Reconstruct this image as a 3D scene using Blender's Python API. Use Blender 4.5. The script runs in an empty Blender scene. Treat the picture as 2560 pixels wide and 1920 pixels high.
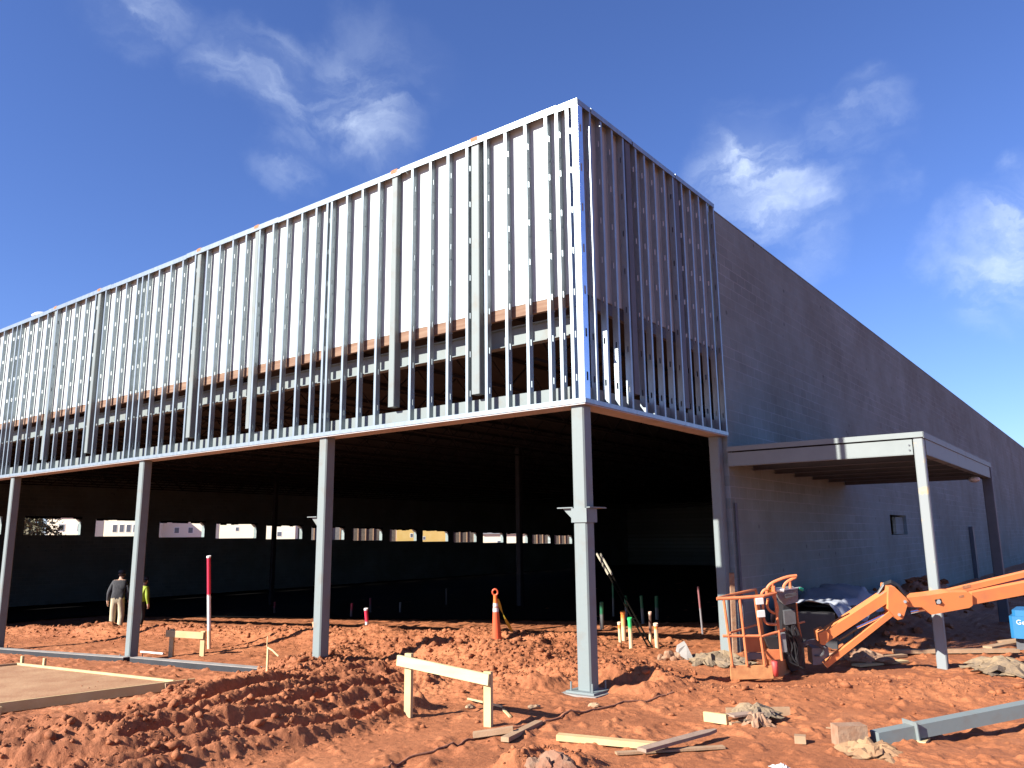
import bpy, math, random
import numpy as np
from mathutils import Vector, Matrix

# ------------------------------------------------------------------ camera, sky, sun, exposure
R = math.radians
YAW, PITCH, ROLL, FPX = R(-37.387), R(10.864), R(-0.6235), 1982.5
EYE = 2.0
SC = bpy.context.scene
COL = SC.collection
_f = Vector((math.sin(YAW)*math.cos(PITCH), math.cos(YAW)*math.cos(PITCH), math.sin(PITCH)))
_r = Vector((math.cos(YAW), -math.sin(YAW), 0))
_u = _r.cross(_f)
CR = _r*math.cos(ROLL) + _u*math.sin(ROLL)
CU = -_r*math.sin(ROLL) + _u*math.cos(ROLL)
CF = _f
CAM = Vector((0, 0, EYE))
cam = bpy.data.cameras.new('camera')
cam.lens = 36*FPX/2560
cam.sensor_width = 36
cam.clip_start = 0.1
cam.clip_end = 5000
camo = bpy.data.objects.new('camera', cam)
COL.objects.link(camo)
camo.matrix_world = Matrix(((CR.x, CU.x, -CF.x, CAM.x), (CR.y, CU.y, -CF.y, CAM.y), (CR.z, CU.z, -CF.z, CAM.z), (0, 0, 0, 1)))
SC.camera = camo

SUN_AZ, SUN_EL = R(22.8), R(29.0)          # shadows run towards (+sin az, +cos az)
sun = bpy.data.lights.new('sun', 'SUN')
sun.energy = 5.0
sun.angle = R(0.5)
sun.color = (1.0, 0.955, 0.88)
suno = bpy.data.objects.new('sun', sun)
COL.objects.link(suno)
_sd = Vector((math.sin(SUN_AZ)*math.cos(SUN_EL), math.cos(SUN_AZ)*math.cos(SUN_EL), -math.sin(SUN_EL)))
suno.rotation_euler = _sd.to_track_quat('-Z', 'Y').to_euler()
suno.location = (0, -20, 30)

SC.view_settings.view_transform = 'Standard'
SC.view_settings.look = 'None'
SC.view_settings.exposure = 1.5
SC.view_settings.gamma = 1.0
SC.cycles.max_bounces = 6
SC.cycles.diffuse_bounces = 3
SC.cycles.use_denoising = True


def ray(px, py):
    """unit-depth ray of a photograph pixel (2560 x 1920), used to take measurements"""
    return CR*((px-1280)/FPX) + CU*(-(py-960)/FPX) + CF


def FY(px, py, Y):
    r = ray(px, py)
    return CAM + r*(Y/r.y)


def FX(px, py, X):
    r = ray(px, py)
    return CAM + r*(X/r.x)


def FD(px, py, d):
    return CAM + ray(px, py)*d


def base_z(X):
    return 0.045*min(0.0, max(X, -34)+5.8)


def G0(px, py):
    r = ray(px, py)
    z = 0
    for i in range(20):
        p = CAM + r*((z-EYE)/r.z)
        z = base_z(p.x)
    return p


W = bpy.data.worlds.new('World')
SC.world = W
W.use_nodes = True
nt = W.node_tree
nt.nodes.clear()


def N(t, typ, **kw):
    n = t.nodes.new(typ)
    for k, v in kw.items():
        setattr(n, k, v)
    return n


def world_sky():
    L = nt.links.new
    out = N(nt, 'ShaderNodeOutputWorld')
    bg = N(nt, 'ShaderNodeBackground')
    sky = N(nt, 'ShaderNodeTexSky', sky_type='NISHITA')
    sky.sun_disc = False
    sky.sun_elevation = SUN_EL
    sky.sun_rotation = math.atan2(-math.sin(SUN_AZ), -math.cos(SUN_AZ))
    sky.air_density = 1.0
    sky.dust_density = 0.25
    sky.ozone_density = 4.0
    sky.altitude = 300
    bg.inputs['Strength'].default_value = 0.054
    tc = N(nt, 'ShaderNodeTexCoord')
    nrm = N(nt, 'ShaderNodeVectorMath', operation='NORMALIZE')
    L(tc.outputs['Generated'], nrm.inputs[0])
    # wispy warp of the view direction (a direction of the sky, so the clouds stay put in the sky)
    n1 = N(nt, 'ShaderNodeTexNoise')
    n1.inputs['Scale'].default_value = 3.6
    n1.inputs['Detail'].default_value = 9
    n1.inputs['Roughness'].default_value = 0.6
    L(nrm.outputs[0], n1.inputs['Vector'])
    sub = N(nt, 'ShaderNodeVectorMath', operation='SUBTRACT')
    L(n1.outputs['Color'], sub.inputs[0])
    sub.inputs[1].default_value = (0.5, 0.5, 0.5)
    sc1 = N(nt, 'ShaderNodeVectorMath', operation='SCALE')
    sc1.inputs['Scale'].default_value = 0.20
    L(sub.outputs[0], sc1.inputs[0])
    wd = N(nt, 'ShaderNodeVectorMath', operation='ADD')
    L(nrm.outputs[0], wd.inputs[0])
    L(sc1.outputs[0], wd.inputs[1])
    blobs = [(385, 45, 70, .5), (610, 180, 70, .35), (680, 205, 80, .5), (750, 260, 95, .4), (860, 265, 110, .6), (905, 300, 100, .5), (760, 330, 70, .3), (690, 440, 60, .35),
             (820, 235, 80, .35), (450, 60, 60, .25), (930, 130, 80, .18), (1060, 165, 80, .15),
             (1880, 450, 110, 1.0), (1830, 420, 85, .6), (1900, 520, 90, .85), (2010, 530, 75, .6), (2110, 515, 60, .45), (2200, 500, 50, .3), (1790, 500, 60, .45),
             (2080, 365, 55, .5), (2140, 350, 60, .4), (2200, 310, 60, .25), (2030, 390, 45, .3),
             (2340, 640, 60, .4), (2300, 620, 40, .3), (2470, 620, 80, .55), (2560, 590, 80, 0.9), (2540, 670, 70, .8), (2620, 520, 70, 0.8), (2440, 690, 70, .5), (2000, 620, 60, .25), (2480, 760, 60, .35), (2700, 620, 120, 1.0)]
    acc = None
    for px, py, r, a in blobs:
        d = ray(px, py).normalized()
        ds = N(nt, 'ShaderNodeVectorMath', operation='DISTANCE')
        L(wd.outputs[0], ds.inputs[0])
        ds.inputs[1].default_value = d
        mr = N(nt, 'ShaderNodeMapRange', interpolation_type='SMOOTHSTEP')
        L(ds.outputs['Value'], mr.inputs['Value'])
        mr.inputs['From Min'].default_value = 0
        mr.inputs['From Max'].default_value = 1.75*r/FPX
        mr.inputs['To Min'].default_value = a
        mr.inputs['To Max'].default_value = 0
        if acc is None:
            acc = mr.outputs[0]
        else:
            ad = N(nt, 'ShaderNodeMath', operation='MAXIMUM')
            L(acc, ad.inputs[0])
            L(mr.outputs[0], ad.inputs[1])
            acc = ad.outputs[0]
    # streaky fibre noise
    mp = N(nt, 'ShaderNodeMapping')
    mp.inputs['Scale'].default_value = (5, 5, 13)
    mp.inputs['Rotation'].default_value = (R(18), R(24), R(10))
    L(wd.outputs[0], mp.inputs['Vector'])
    n2 = N(nt, 'ShaderNodeTexNoise')
    n2.inputs['Scale'].default_value = 1.3
    n2.inputs['Detail'].default_value = 8
    n2.inputs['Roughness'].default_value = 0.55
    n2.inputs['Distortion'].default_value = 0.6
    L(mp.outputs[0], n2.inputs['Vector'])
    mr2 = N(nt, 'ShaderNodeMapRange', interpolation_type='SMOOTHSTEP')
    mr2.inputs['From Min'].default_value = 0.36
    mr2.inputs['From Max'].default_value = 0.70
    mr2.inputs['To Min'].default_value = 0.10
    mr2.inputs['To Max'].default_value = 1.0
    L(n2.outputs['Fac'], mr2.inputs['Value'])
    mul = N(nt, 'ShaderNodeMath', operation='MULTIPLY')
    L(acc, mul.inputs[0])
    L(mr2.outputs[0], mul.inputs[1])
    mul2 = N(nt, 'ShaderNodeMath', operation='MULTIPLY')
    mul2.use_clamp = True
    L(mul.outputs[0], mul2.inputs[0])
    mul2.inputs[1].default_value = 0.95
    # deep polarised blue of a clear winter sky
    tint = N(nt, 'ShaderNodeMix', data_type='RGBA', blend_type='MULTIPLY')
    tint.inputs['Factor'].default_value = 1.0
    L(sky.outputs['Color'], tint.inputs['A'])
    tint.inputs['B'].default_value = (0.80, 0.88, 1.28, 1)
    mix = N(nt, 'ShaderNodeMix', data_type='RGBA')
    L(mul2.outputs[0], mix.inputs['Factor'])
    L(tint.outputs['Result'], mix.inputs['A'])
    mix.inputs['B'].default_value = (7.0, 8.0, 9.5, 1)
    L(mix.outputs['Result'], bg.inputs['Color'])
    L(bg.outputs[0], out.inputs['Surface'])


world_sky()

# ------------------------------------------------------------------ materials


def mat(name, color, rough=0.8, metal=0.0, var=0.0, vscale=6.0, bump=0.0, bscale=40.0, color2=None, spec=0.5, stretch=None, thresh=(0.3, 0.7), detail=6):
    m = bpy.data.materials.new(name)
    m.use_nodes = True
    t = m.node_tree
    b = t.nodes['Principled BSDF']
    b.inputs['Roughness'].default_value = rough
    b.inputs['Metallic'].default_value = metal
    b.inputs['Specular IOR Level'].default_value = spec
    c = tuple(color)+(1,)
    tc = N(t, 'ShaderNodeTexCoord')
    vec = tc.outputs['Object']
    if stretch:
        mp = N(t, 'ShaderNodeMapping')
        mp.inputs['Scale'].default_value = stretch
        t.links.new(vec, mp.inputs['Vector'])
        vec = mp.outputs[0]
    if var > 0 or color2:
        n = N(t, 'ShaderNodeTexNoise')
        n.inputs['Scale'].default_value = vscale
        n.inputs['Detail'].default_value = detail
        n.inputs['Roughness'].default_value = 0.62
        t.links.new(vec, n.inputs['Vector'])
        cr = N(t, 'ShaderNodeValToRGB')
        cr.color_ramp.elements[0].position = thresh[0]
        cr.color_ramp.elements[1].position = thresh[1]
        c2 = tuple(color2)+(1,) if color2 else tuple(min(1, x*(1+var)) for x in color)+(1,)
        c1 = c if color2 else tuple(x*(1-var) for x in color)+(1,)
        cr.color_ramp.elements[0].color = c1
        cr.color_ramp.elements[1].color = c2
        t.links.new(n.outputs['Fac'], cr.inputs['Fac'])
        t.links.new(cr.outputs['Color'], b.inputs['Base Color'])
    else:
        b.inputs['Base Color'].default_value = c
    if bump > 0:
        n = N(t, 'ShaderNodeTexNoise')
        n.inputs['Scale'].default_value = bscale
        n.inputs['Detail'].default_value = 8
        t.links.new(vec, n.inputs['Vector'])
        bp = N(t, 'ShaderNodeBump')
        bp.inputs['Strength'].default_value = bump
        bp.inputs['Distance'].default_value = 0.02
        t.links.new(n.outputs['Fac'], bp.inputs['Height'])
        t.links.new(bp.outputs[0], b.inputs['Normal'])
    return m


def clay_material(name, dark=1.0):
    m = bpy.data.materials.new(name)
    m.use_nodes = True
    t = m.node_tree
    b = t.nodes['Principled BSDF']
    b.inputs['Specular IOR Level'].default_value = 0.35
    tc = N(t, 'ShaderNodeTexCoord')
    n1 = N(t, 'ShaderNodeTexNoise')
    n1.inputs['Scale'].default_value = 0.7
    n1.inputs['Detail'].default_value = 8
    n1.inputs['Roughness'].default_value = 0.65
    n2 = N(t, 'ShaderNodeTexNoise')
    n2.inputs['Scale'].default_value = 14
    n2.inputs['Detail'].default_value = 6
    n2.inputs['Roughness'].default_value = 0.7
    for n in (n1, n2):
        t.links.new(tc.outputs['Object'], n.inputs['Vector'])
    r1 = N(t, 'ShaderNodeValToRGB')
    e = r1.color_ramp.elements
    e[0].position, e[0].color = 0.3, (0.225*dark, 0.072*dark, 0.026*dark, 1)
    e[1].position, e[1].color = 0.72, (0.385*dark, 0.145*dark, 0.058*dark, 1)
    k = e.new(0.52)
    k.color = (0.31*dark, 0.106*dark, 0.040*dark, 1)
    t.links.new(n1.outputs['Fac'], r1.inputs['Fac'])
    r2 = N(t, 'ShaderNodeValToRGB')
    r2.color_ramp.elements[0].position, r2.color_ramp.elements[0].color = 0.3, (0.72, 0.70, 0.68, 1)
    r2.color_ramp.elements[1].position, r2.color_ramp.elements[1].color = 0.7, (1.2, 1.2, 1.22, 1)
    t.links.new(n2.outputs['Fac'], r2.inputs['Fac'])
    mx = N(t, 'ShaderNodeMix', data_type='RGBA', blend_type='MULTIPLY')
    mx.inputs['Factor'].default_value = 1
    t.links.new(r1.outputs['Color'], mx.inputs['A'])
    t.links.new(r2.outputs['Color'], mx.inputs['B'])
    t.links.new(mx.outputs['Result'], b.inputs['Base Color'])
    rr = N(t, 'ShaderNodeMapRange')
    rr.inputs['To Min'].default_value = 0.62
    rr.inputs['To Max'].default_value = 0.95
    t.links.new(n1.outputs['Fac'], rr.inputs['Value'])
    t.links.new(rr.outputs[0], b.inputs['Roughness'])
    n3 = N(t, 'ShaderNodeTexNoise')
    n3.inputs['Scale'].default_value = 26
    n3.inputs['Detail'].default_value = 10
    n3.inputs['Roughness'].default_value = 0.7
    t.links.new(tc.outputs['Object'], n3.inputs['Vector'])
    bp = N(t, 'ShaderNodeBump')
    bp.inputs['Strength'].default_value = 0.75
    bp.inputs['Distance'].default_value = 0.022
    t.links.new(n3.outputs['Fac'], bp.inputs['Height'])
    t.links.new(bp.outputs[0], b.inputs['Normal'])
    return m


def block_material(name):
    m = bpy.data.materials.new(name)
    m.use_nodes = True
    t = m.node_tree
    b = t.nodes['Principled BSDF']
    b.inputs['Roughness'].default_value = 0.92
    b.inputs['Specular IOR Level'].default_value = 0.2
    tc = N(t, 'ShaderNodeTexCoord')
    sep = N(t, 'ShaderNodeSeparateXYZ')
    t.links.new(tc.outputs['Object'], sep.inputs[0])
    cmb = N(t, 'ShaderNodeCombineXYZ')
    t.links.new(sep.outputs['Y'], cmb.inputs['X'])
    t.links.new(sep.outputs['Z'], cmb.inputs['Y'])
    br = N(t, 'ShaderNodeTexBrick')
    br.offset = 0.5
    br.inputs['Scale'].default_value = 1.0
    br.inputs['Brick Width'].default_value = 0.406
    br.inputs['Row Height'].default_value = 0.203
    br.inputs['Mortar Size'].default_value = 0.009
    br.inputs['Mortar Smooth'].default_value = 0.3
    br.inputs['Bias'].default_value = 0.0
    br.inputs['Color1'].default_value = (0.165, 0.205, 0.200, 1)
    br.inputs['Color2'].default_value = (0.200, 0.248, 0.242, 1)
    br.inputs['Mortar'].default_value = (0.28, 0.32, 0.33, 1)
    t.links.new(cmb.outputs[0], br.inputs['Vector'])
    n = N(t, 'ShaderNodeTexNoise')
    n.inputs['Scale'].default_value = 0.35
    n.inputs['Detail'].default_value = 7
    n.inputs['Roughness'].default_value = 0.7
    t.links.new(cmb.outputs[0], n.inputs['Vector'])
    cr = N(t, 'ShaderNodeValToRGB')
    cr.color_ramp.elements[0].position, cr.color_ramp.elements[0].color = 0.35, (0.80, 0.74, 0.70, 1)
    cr.color_ramp.elements[1].position, cr.color_ramp.elements[1].color = 0.68, (1.12, 1.12, 1.14, 1)
    t.links.new(n.outputs['Fac'], cr.inputs['Fac'])
    # only here and there is the mortar pale enough to read
    n4 = N(t, 'ShaderNodeTexNoise')
    n4.inputs['Scale'].default_value = 0.5
    n4.inputs['Detail'].default_value = 4
    mp = N(t, 'ShaderNodeMapping')
    mp.inputs['Scale'].default_value = (0.35, 1.6, 1)
    t.links.new(cmb.outputs[0], mp.inputs['Vector'])
    t.links.new(mp.outputs[0], n4.inputs['Vector'])
    mr = N(t, 'ShaderNodeMapRange')
    mr.inputs['From Min'].default_value = 0.44
    mr.inputs['From Max'].default_value = 0.62
    mr.inputs['To Min'].default_value = 0.25
    t.links.new(n4.outputs['Fac'], mr.inputs['Value'])
    flat = N(t, 'ShaderNodeMix', data_type='RGBA')
    flat.inputs['A'].default_value = (0.182, 0.226, 0.220, 1)
    t.links.new(mr.outputs[0], flat.inputs['Factor'])
    t.links.new(br.outputs['Color'], flat.inputs['B'])
    mx = N(t, 'ShaderNodeMix', data_type='RGBA', blend_type='MULTIPLY')
    mx.inputs['Factor'].default_value = 1
    t.links.new(flat.outputs['Result'], mx.inputs['A'])
    t.links.new(cr.outputs['Color'], mx.inputs['B'])
    # small dark voids and a few pale mortar smears
    vo = N(t, 'ShaderNodeTexVoronoi')
    vo.inputs['Scale'].default_value = 1.6
    t.links.new(cmb.outputs[0], vo.inputs['Vector'])
    vr = N(t, 'ShaderNodeMapRange')
    vr.inputs['From Min'].default_value = 0.04
    vr.inputs['From Max'].default_value = 0.09
    vr.inputs['To Min'].default_value = 0.55
    vr.inputs['To Max'].default_value = 1.0
    t.links.new(vo.outputs['Distance'], vr.inputs['Value'])
    mx2 = N(t, 'ShaderNodeMix', data_type='RGBA', blend_type='MULTIPLY')
    mx2.inputs['Factor'].default_value = 1
    t.links.new(mx.outputs['Result'], mx2.inputs['A'])
    t.links.new(vr.outputs[0], mx2.inputs['B'])
    t.links.new(mx2.outputs['Result'], b.inputs['Base Color'])
    n3 = N(t, 'ShaderNodeTexNoise')
    n3.inputs['Scale'].default_value = 60
    n3.inputs['Detail'].default_value = 4
    t.links.new(tc.outputs['Object'], n3.inputs['Vector'])
    ad = N(t, 'ShaderNodeMath', operation='MULTIPLY_ADD')
    t.links.new(br.outputs['Fac'], ad.inputs[0])
    ad.inputs[1].default_value = -0.8
    t.links.new(n3.outputs['Fac'], ad.inputs[2])
    bp = N(t, 'ShaderNodeBump')
    bp.inputs['Strength'].default_value = 0.35
    bp.inputs['Distance'].default_value = 0.01
    t.links.new(ad.outputs[0], bp.inputs['Height'])
    t.links.new(bp.outputs[0], b.inputs['Normal'])
    return m


def banded(name, axis, stops, rough=0.5, metal=0.0, noise=0.02):
    """colour bands along one object axis; stops = [(value, colour), ...] with hard-ish edges"""
    m = bpy.data.materials.new(name)
    m.use_nodes = True
    t = m.node_tree
    b = t.nodes['Principled BSDF']
    b.inputs['Roughness'].default_value = rough
    b.inputs['Metallic'].default_value = metal
    tc = N(t, 'ShaderNodeTexCoord')
    sep = N(t, 'ShaderNodeSeparateXYZ')
    t.links.new(tc.outputs['Object'], sep.inputs[0])
    nz = N(t, 'ShaderNodeTexNoise')
    nz.inputs['Scale'].default_value = 25
    t.links.new(tc.outputs['Object'], nz.inputs['Vector'])
    ma = N(t, 'ShaderNodeMath', operation='MULTIPLY_ADD')
    t.links.new(nz.outputs['Fac'], ma.inputs[0])
    ma.inputs[1].default_value = noise*2
    t.links.new(sep.outputs[axis], ma.inputs[2])
    cur = None
    for i, (v, c) in enumerate(stops):
        if cur is None:
            rgb = N(t, 'ShaderNodeRGB')
            rgb.outputs[0].default_value = tuple(c)+(1,)
            cur = rgb.outputs[0]
            continue
        mr = N(t, 'ShaderNodeMapRange')
        mr.inputs['From Min'].default_value = v-noise
        mr.inputs['From Max'].default_value = v+noise*3
        t.links.new(ma.outputs[0], mr.inputs['Value'])
        mx = N(t, 'ShaderNodeMix', data_type='RGBA')
        t.links.new(mr.outputs[0], mx.inputs['Factor'])
        t.links.new(cur, mx.inputs['A'])
        mx.inputs['B'].default_value = tuple(c)+(1,)
        cur = mx.outputs['Result']
    t.links.new(cur, b.inputs['Base Color'])
    return m


M = {}
M['clay'] = clay_material('red clay')
M['clay_dark'] = clay_material('red clay clods', 0.92)
M['galv'] = mat('galvanised steel', (0.255, 0.300, 0.320), 0.36, 0.5, var=0.18, vscale=9, stretch=(1, 1, 0.35))
M['galv_corner'] = mat('galvanised corner stud', (0.62, 0.69, 0.80), 0.24, 0.85, var=0.10, vscale=6)
M['primer'] = mat('grey primed steel', (0.158, 0.186, 0.183), 0.55, 0.0, color2=(0.150, 0.140, 0.120), vscale=3.0, thresh=(0.52, 0.80), bump=0.06, bscale=15, spec=0.3, detail=10)
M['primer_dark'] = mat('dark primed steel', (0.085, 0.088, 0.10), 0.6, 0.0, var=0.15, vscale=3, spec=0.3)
M['rust'] = mat('rusty steel tip', (0.30, 0.13, 0.06), 0.85, 0.0, var=0.35, vscale=18)
M['sheath'] = mat('white sheathing board', (0.425, 0.465, 0.455), 0.85, 0.0, var=0.03, vscale=1.5, spec=0.2)
M['nailer'] = mat('orange timber nailer', (0.13, 0.062, 0.034), 0.85, color2=(0.22, 0.14, 0.09), vscale=3, stretch=(0.4, 1, 8))
M['block'] = block_material('concrete block')
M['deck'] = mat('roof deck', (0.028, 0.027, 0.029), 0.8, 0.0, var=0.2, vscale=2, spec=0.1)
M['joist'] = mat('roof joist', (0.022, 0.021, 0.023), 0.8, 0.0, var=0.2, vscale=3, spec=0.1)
M['conc'] = mat('concrete', (0.26, 0.245, 0.225), 0.9, color2=(0.19, 0.17, 0.15), vscale=3, bump=0.25, bscale=30)
M['slab'] = mat('clay stained concrete', (0.24, 0.105, 0.045), 0.85, color2=(0.37, 0.215, 0.11), vscale=1.6, bump=0.3, bscale=20, detail=10)
M['pine'] = mat('new pine timber', (0.44, 0.31, 0.14), 0.7, color2=(0.50, 0.38, 0.20), vscale=3, bump=0.08, bscale=60)
M['pine_old'] = mat('weathered pine timber', (0.27, 0.16, 0.085), 0.8, color2=(0.34, 0.22, 0.13), vscale=5, bump=0.15, bscale=50)
M['pine_grey'] = mat('grey weathered board', (0.29, 0.20, 0.145), 0.85, color2=(0.20, 0.13, 0.09), vscale=6, bump=0.2, bscale=50)
M['orange'] = mat('orange machine paint', (0.62, 0.195, 0.062), 0.5, color2=(0.44, 0.15, 0.065), vscale=3.2, thresh=(0.46, 0.80), detail=12)
M['orange_pale'] = mat('sun bleached orange paint', (0.56, 0.185, 0.07), 0.55, color2=(0.48, 0.13, 0.05), vscale=7)
M['orange_mud'] = mat('muddy orange paint', (0.52, 0.26, 0.10), 0.7, color2=(0.40, 0.15, 0.06), vscale=9)
M['black'] = mat('black rubber', (0.018, 0.018, 0.020), 0.5, var=0.3, vscale=8)
M['dgrey'] = mat('dark grey plastic', (0.07, 0.07, 0.075), 0.55, var=0.2, vscale=8)
M['mgrey'] = mat('grey painted metal', (0.16, 0.16, 0.165), 0.55, var=0.12, vscale=5)
M['chrome'] = mat('chromed rod', (0.85, 0.85, 0.87), 0.12, 1.0, var=0.03)
M['white'] = mat('white plastic', (0.52, 0.51, 0.49), 0.5, var=0.04, vscale=4)
M['tarp'] = mat('grey blue tarpaulin', (0.30, 0.32, 0.37), 0.7, var=0.12, vscale=3, bump=0.3, bscale=4)
M['cone'] = mat('orange cone plastic', (0.62, 0.095, 0.035), 0.55, var=0.10, vscale=8)
M['tape'] = mat('yellow caution tape', (0.48, 0.38, 0.03), 0.45, var=0.15, vscale=30)
M['blue'] = mat('blue painted steel', (0.018, 0.125, 0.27), 0.4, var=0.08, vscale=4)
M['rope'] = mat('muddy rope', (0.22, 0.09, 0.05), 0.9, var=0.25, vscale=40)
M['rubble'] = mat('pale rubble', (0.29, 0.19, 0.12), 0.95, color2=(0.22, 0.10, 0.05), vscale=9, bump=0.4, bscale=30)
M['grit'] = mat('grey grit and dirt', (0.20, 0.14, 0.09), 0.95, color2=(0.25, 0.09, 0.045), vscale=5, bump=0.4, bscale=40)
M['gravel'] = mat('grey gravel', (0.36, 0.32, 0.26), 0.9, color2=(0.16, 0.11, 0.08), vscale=12)
M['cream'] = mat('cream siding', (0.76, 0.69, 0.50), 0.8, color2=(0.80, 0.75, 0.58), vscale=0.8, stretch=(0.4, 0.4, 12), bump=0.1, bscale=10)
M['yellow'] = mat('yellow sheathing', (0.50, 0.33, 0.09), 0.8, color2=(0.54, 0.38, 0.13), vscale=0.8)
M['frame'] = mat('timber framing', (0.10, 0.08, 0.06), 0.8, color2=(0.05, 0.04, 0.03), vscale=2)
M['wrap'] = mat('grey house wrap', (0.12, 0.115, 0.11), 0.8, var=0.2, vscale=2)
M['shingle'] = mat('grey roof shingle', (0.15, 0.14, 0.14), 0.9, var=0.25, vscale=5)
M['glass'] = mat('dark window glass', (0.10, 0.11, 0.13), 0.12, 0.0, var=0.2, vscale=1)
M['trim'] = mat('white trim', (0.80, 0.78, 0.72), 0.6, var=0.03)
M['bark'] = mat('tree bark', (0.12, 0.085, 0.06), 0.9, var=0.25, vscale=8)
M['leaf'] = mat('dull green leaves', (0.07, 0.075, 0.035), 0.8, color2=(0.12, 0.10, 0.06), vscale=1.5)
M['skin'] = mat('skin', (0.45, 0.27, 0.19), 0.6, var=0.06)
M['shirt'] = mat('dark streaked shirt', (0.012, 0.013, 0.017), 0.9, color2=(0.05, 0.05, 0.055), vscale=10, stretch=(3, 3, 0.5))  # near-black cloth with paler upright streaks
M['khaki'] = mat('khaki trousers', (0.42, 0.36, 0.24), 0.9, var=0.10, vscale=6, bump=0.4, bscale=12)
M['boot'] = mat('muddy boots', (0.16, 0.08, 0.05), 0.9, var=0.2)
M['hat'] = mat('grey hard hat', (0.055, 0.055, 0.06), 0.45, var=0.06)
M['hair'] = mat('dark hair', (0.03, 0.022, 0.018), 0.7, var=0.2)
M['hivis'] = mat('yellow safety vest', (0.22, 0.28, 0.02), 0.8, var=0.10, vscale=9)
M['jeans'] = mat('dark work trousers', (0.02, 0.018, 0.02), 0.9, var=0.2, vscale=9)
M['rubber_red'] = mat('red rubber', (0.45, 0.05, 0.04), 0.6, var=0.1)
M['soffit'] = mat('steel soffit plate', (0.34, 0.31, 0.30), 0.6, 0.1, var=0.15, vscale=2)

# ------------------------------------------------------------------ mesh builder and object helpers
WL = {}


class MB:
    def __init__(s):
        s.v, s.f = [], []

    def add(s, vs, fs):
        o = len(s.v)
        s.v += [Vector(p) for p in vs]
        s.f += [tuple(i+o for i in f) for f in fs]
        return s

    def box(s, a, b):
        x0, x1 = sorted((a[0], b[0]))
        y0, y1 = sorted((a[1], b[1]))
        z0, z1 = sorted((a[2], b[2]))
        return s.add([(x0, y0, z0), (x1, y0, z0), (x1, y1, z0), (x0, y1, z0), (x0, y0, z1), (x1, y0, z1), (x1, y1, z1), (x0, y1, z1)],
                     [(0, 3, 2, 1), (4, 5, 6, 7), (0, 1, 5, 4), (1, 2, 6, 5), (2, 3, 7, 6), (3, 0, 4, 7)])

    def bar(s, p, q, w, h=None, up=None, bev=0.0):
        """bar of section w (sideways) x h (along up) from p to q"""
        p, q = Vector(p), Vector(q)
        h = h or w
        d = (q-p).normalized()
        up = Vector(up) if up is not None else Vector((0, 0, 1))
        if abs(d.dot(up.normalized())) > 0.98:
            up = Vector((0, 1, 0)) if abs(d.y) < 0.9 else Vector((1, 0, 0))
        sd = d.cross(up).normalized()
        u = sd.cross(d).normalized()
        if bev > 0:
            prof = [(-w/2+bev, -h/2), (w/2-bev, -h/2), (w/2, -h/2+bev), (w/2, h/2-bev), (w/2-bev, h/2), (-w/2+bev, h/2), (-w/2, h/2-bev), (-w/2, -h/2+bev)]
        else:
            prof = [(-w/2, -h/2), (w/2, -h/2), (w/2, h/2), (-w/2, h/2)]
        n = len(prof)
        vs = [p+sd*a+u*b for a, b in prof]+[q+sd*a+u*b for a, b in prof]
        fs = [(i, (i+1) % n, n+(i+1) % n, n+i) for i in range(n)]
        fs += [tuple(range(n-1, -1, -1)), tuple(range(n, 2*n))]
        return s.add(vs, fs)

    def tube(s, pts, r, n=8, cap=True):
        pts = [Vector(p) for p in pts]
        rs = r if isinstance(r, (list, tuple)) else [r]*len(pts)
        rings = []
        prev = None
        for i, p in enumerate(pts):
            d = (pts[min(i+1, len(pts)-1)]-pts[max(i-1, 0)]).normalized()
            if prev is None:
                a = Vector((0, 0, 1)) if abs(d.z) < 0.9 else Vector((1, 0, 0))
                u = d.cross(a).normalized()
            else:
                u = (prev-d*prev.dot(d)).normalized()
            prev = u
            w = d.cross(u)
            rings.append([p+(u*math.cos(2*math.pi*k/n)+w*math.sin(2*math.pi*k/n))*rs[i] for k in range(n)])
        vs = [v for ring in rings for v in ring]
        fs = []
        for i in range(len(pts)-1):
            for k in range(n):
                fs.append((i*n+k, i*n+(k+1) % n, (i+1)*n+(k+1) % n, (i+1)*n+k))
        if cap:
            fs.append(tuple(range(n-1, -1, -1)))
            fs.append(tuple((len(pts)-1)*n+k for k in range(n)))
        return s.add(vs, fs)

    def prism(s, poly, ext):
        """planar polygon (3D points) extruded by ext"""
        n = len(poly)
        e = Vector(ext)
        vs = [Vector(p) for p in poly]+[Vector(p)+e for p in poly]
        fs = [tuple(range(n)), tuple(range(2*n-1, n-1, -1))]+[(i, n+i, n+(i+1) % n, (i+1) % n) for i in range(n)]
        return s.add(vs, fs)

    def lump(s, c, rx, ry, rz, rng, jit=0.25, sub=1):
        vs, fs = ICO[sub]
        out = []
        ph = rng.uniform(0, 6.28)
        cs, sn = math.cos(ph), math.sin(ph)
        for v in vs:
            k = 1+rng.uniform(-jit, jit)
            x, y, z = v[0]*rx*k, v[1]*ry*k, v[2]*rz*k
            out.append((c[0]+x*cs-y*sn, c[1]+x*sn+y*cs, c[2]+z))
        return s.add(out, fs)

    def build(s, name, m, parent=None, loc=None, smooth=False):
        if parent is not None:
            o = WL[parent.name]
            loc = Vector((0, 0, 0))
        else:
            o = Vector(loc) if loc is not None else Vector((0, 0, 0))
            loc = o
        me = bpy.data.meshes.new(name)
        me.from_pydata([tuple(v-o) for v in s.v], [], s.f)
        if isinstance(m, str):
            m = M[m]
        me.materials.append(m)
        if smooth:
            me.shade_smooth()
        me.update()
        ob = bpy.data.objects.new(name, me)
        COL.objects.link(ob)
        ob.location = loc
        if parent is not None:
            ob.parent = parent
        WL[ob.name] = o
        return ob


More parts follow.
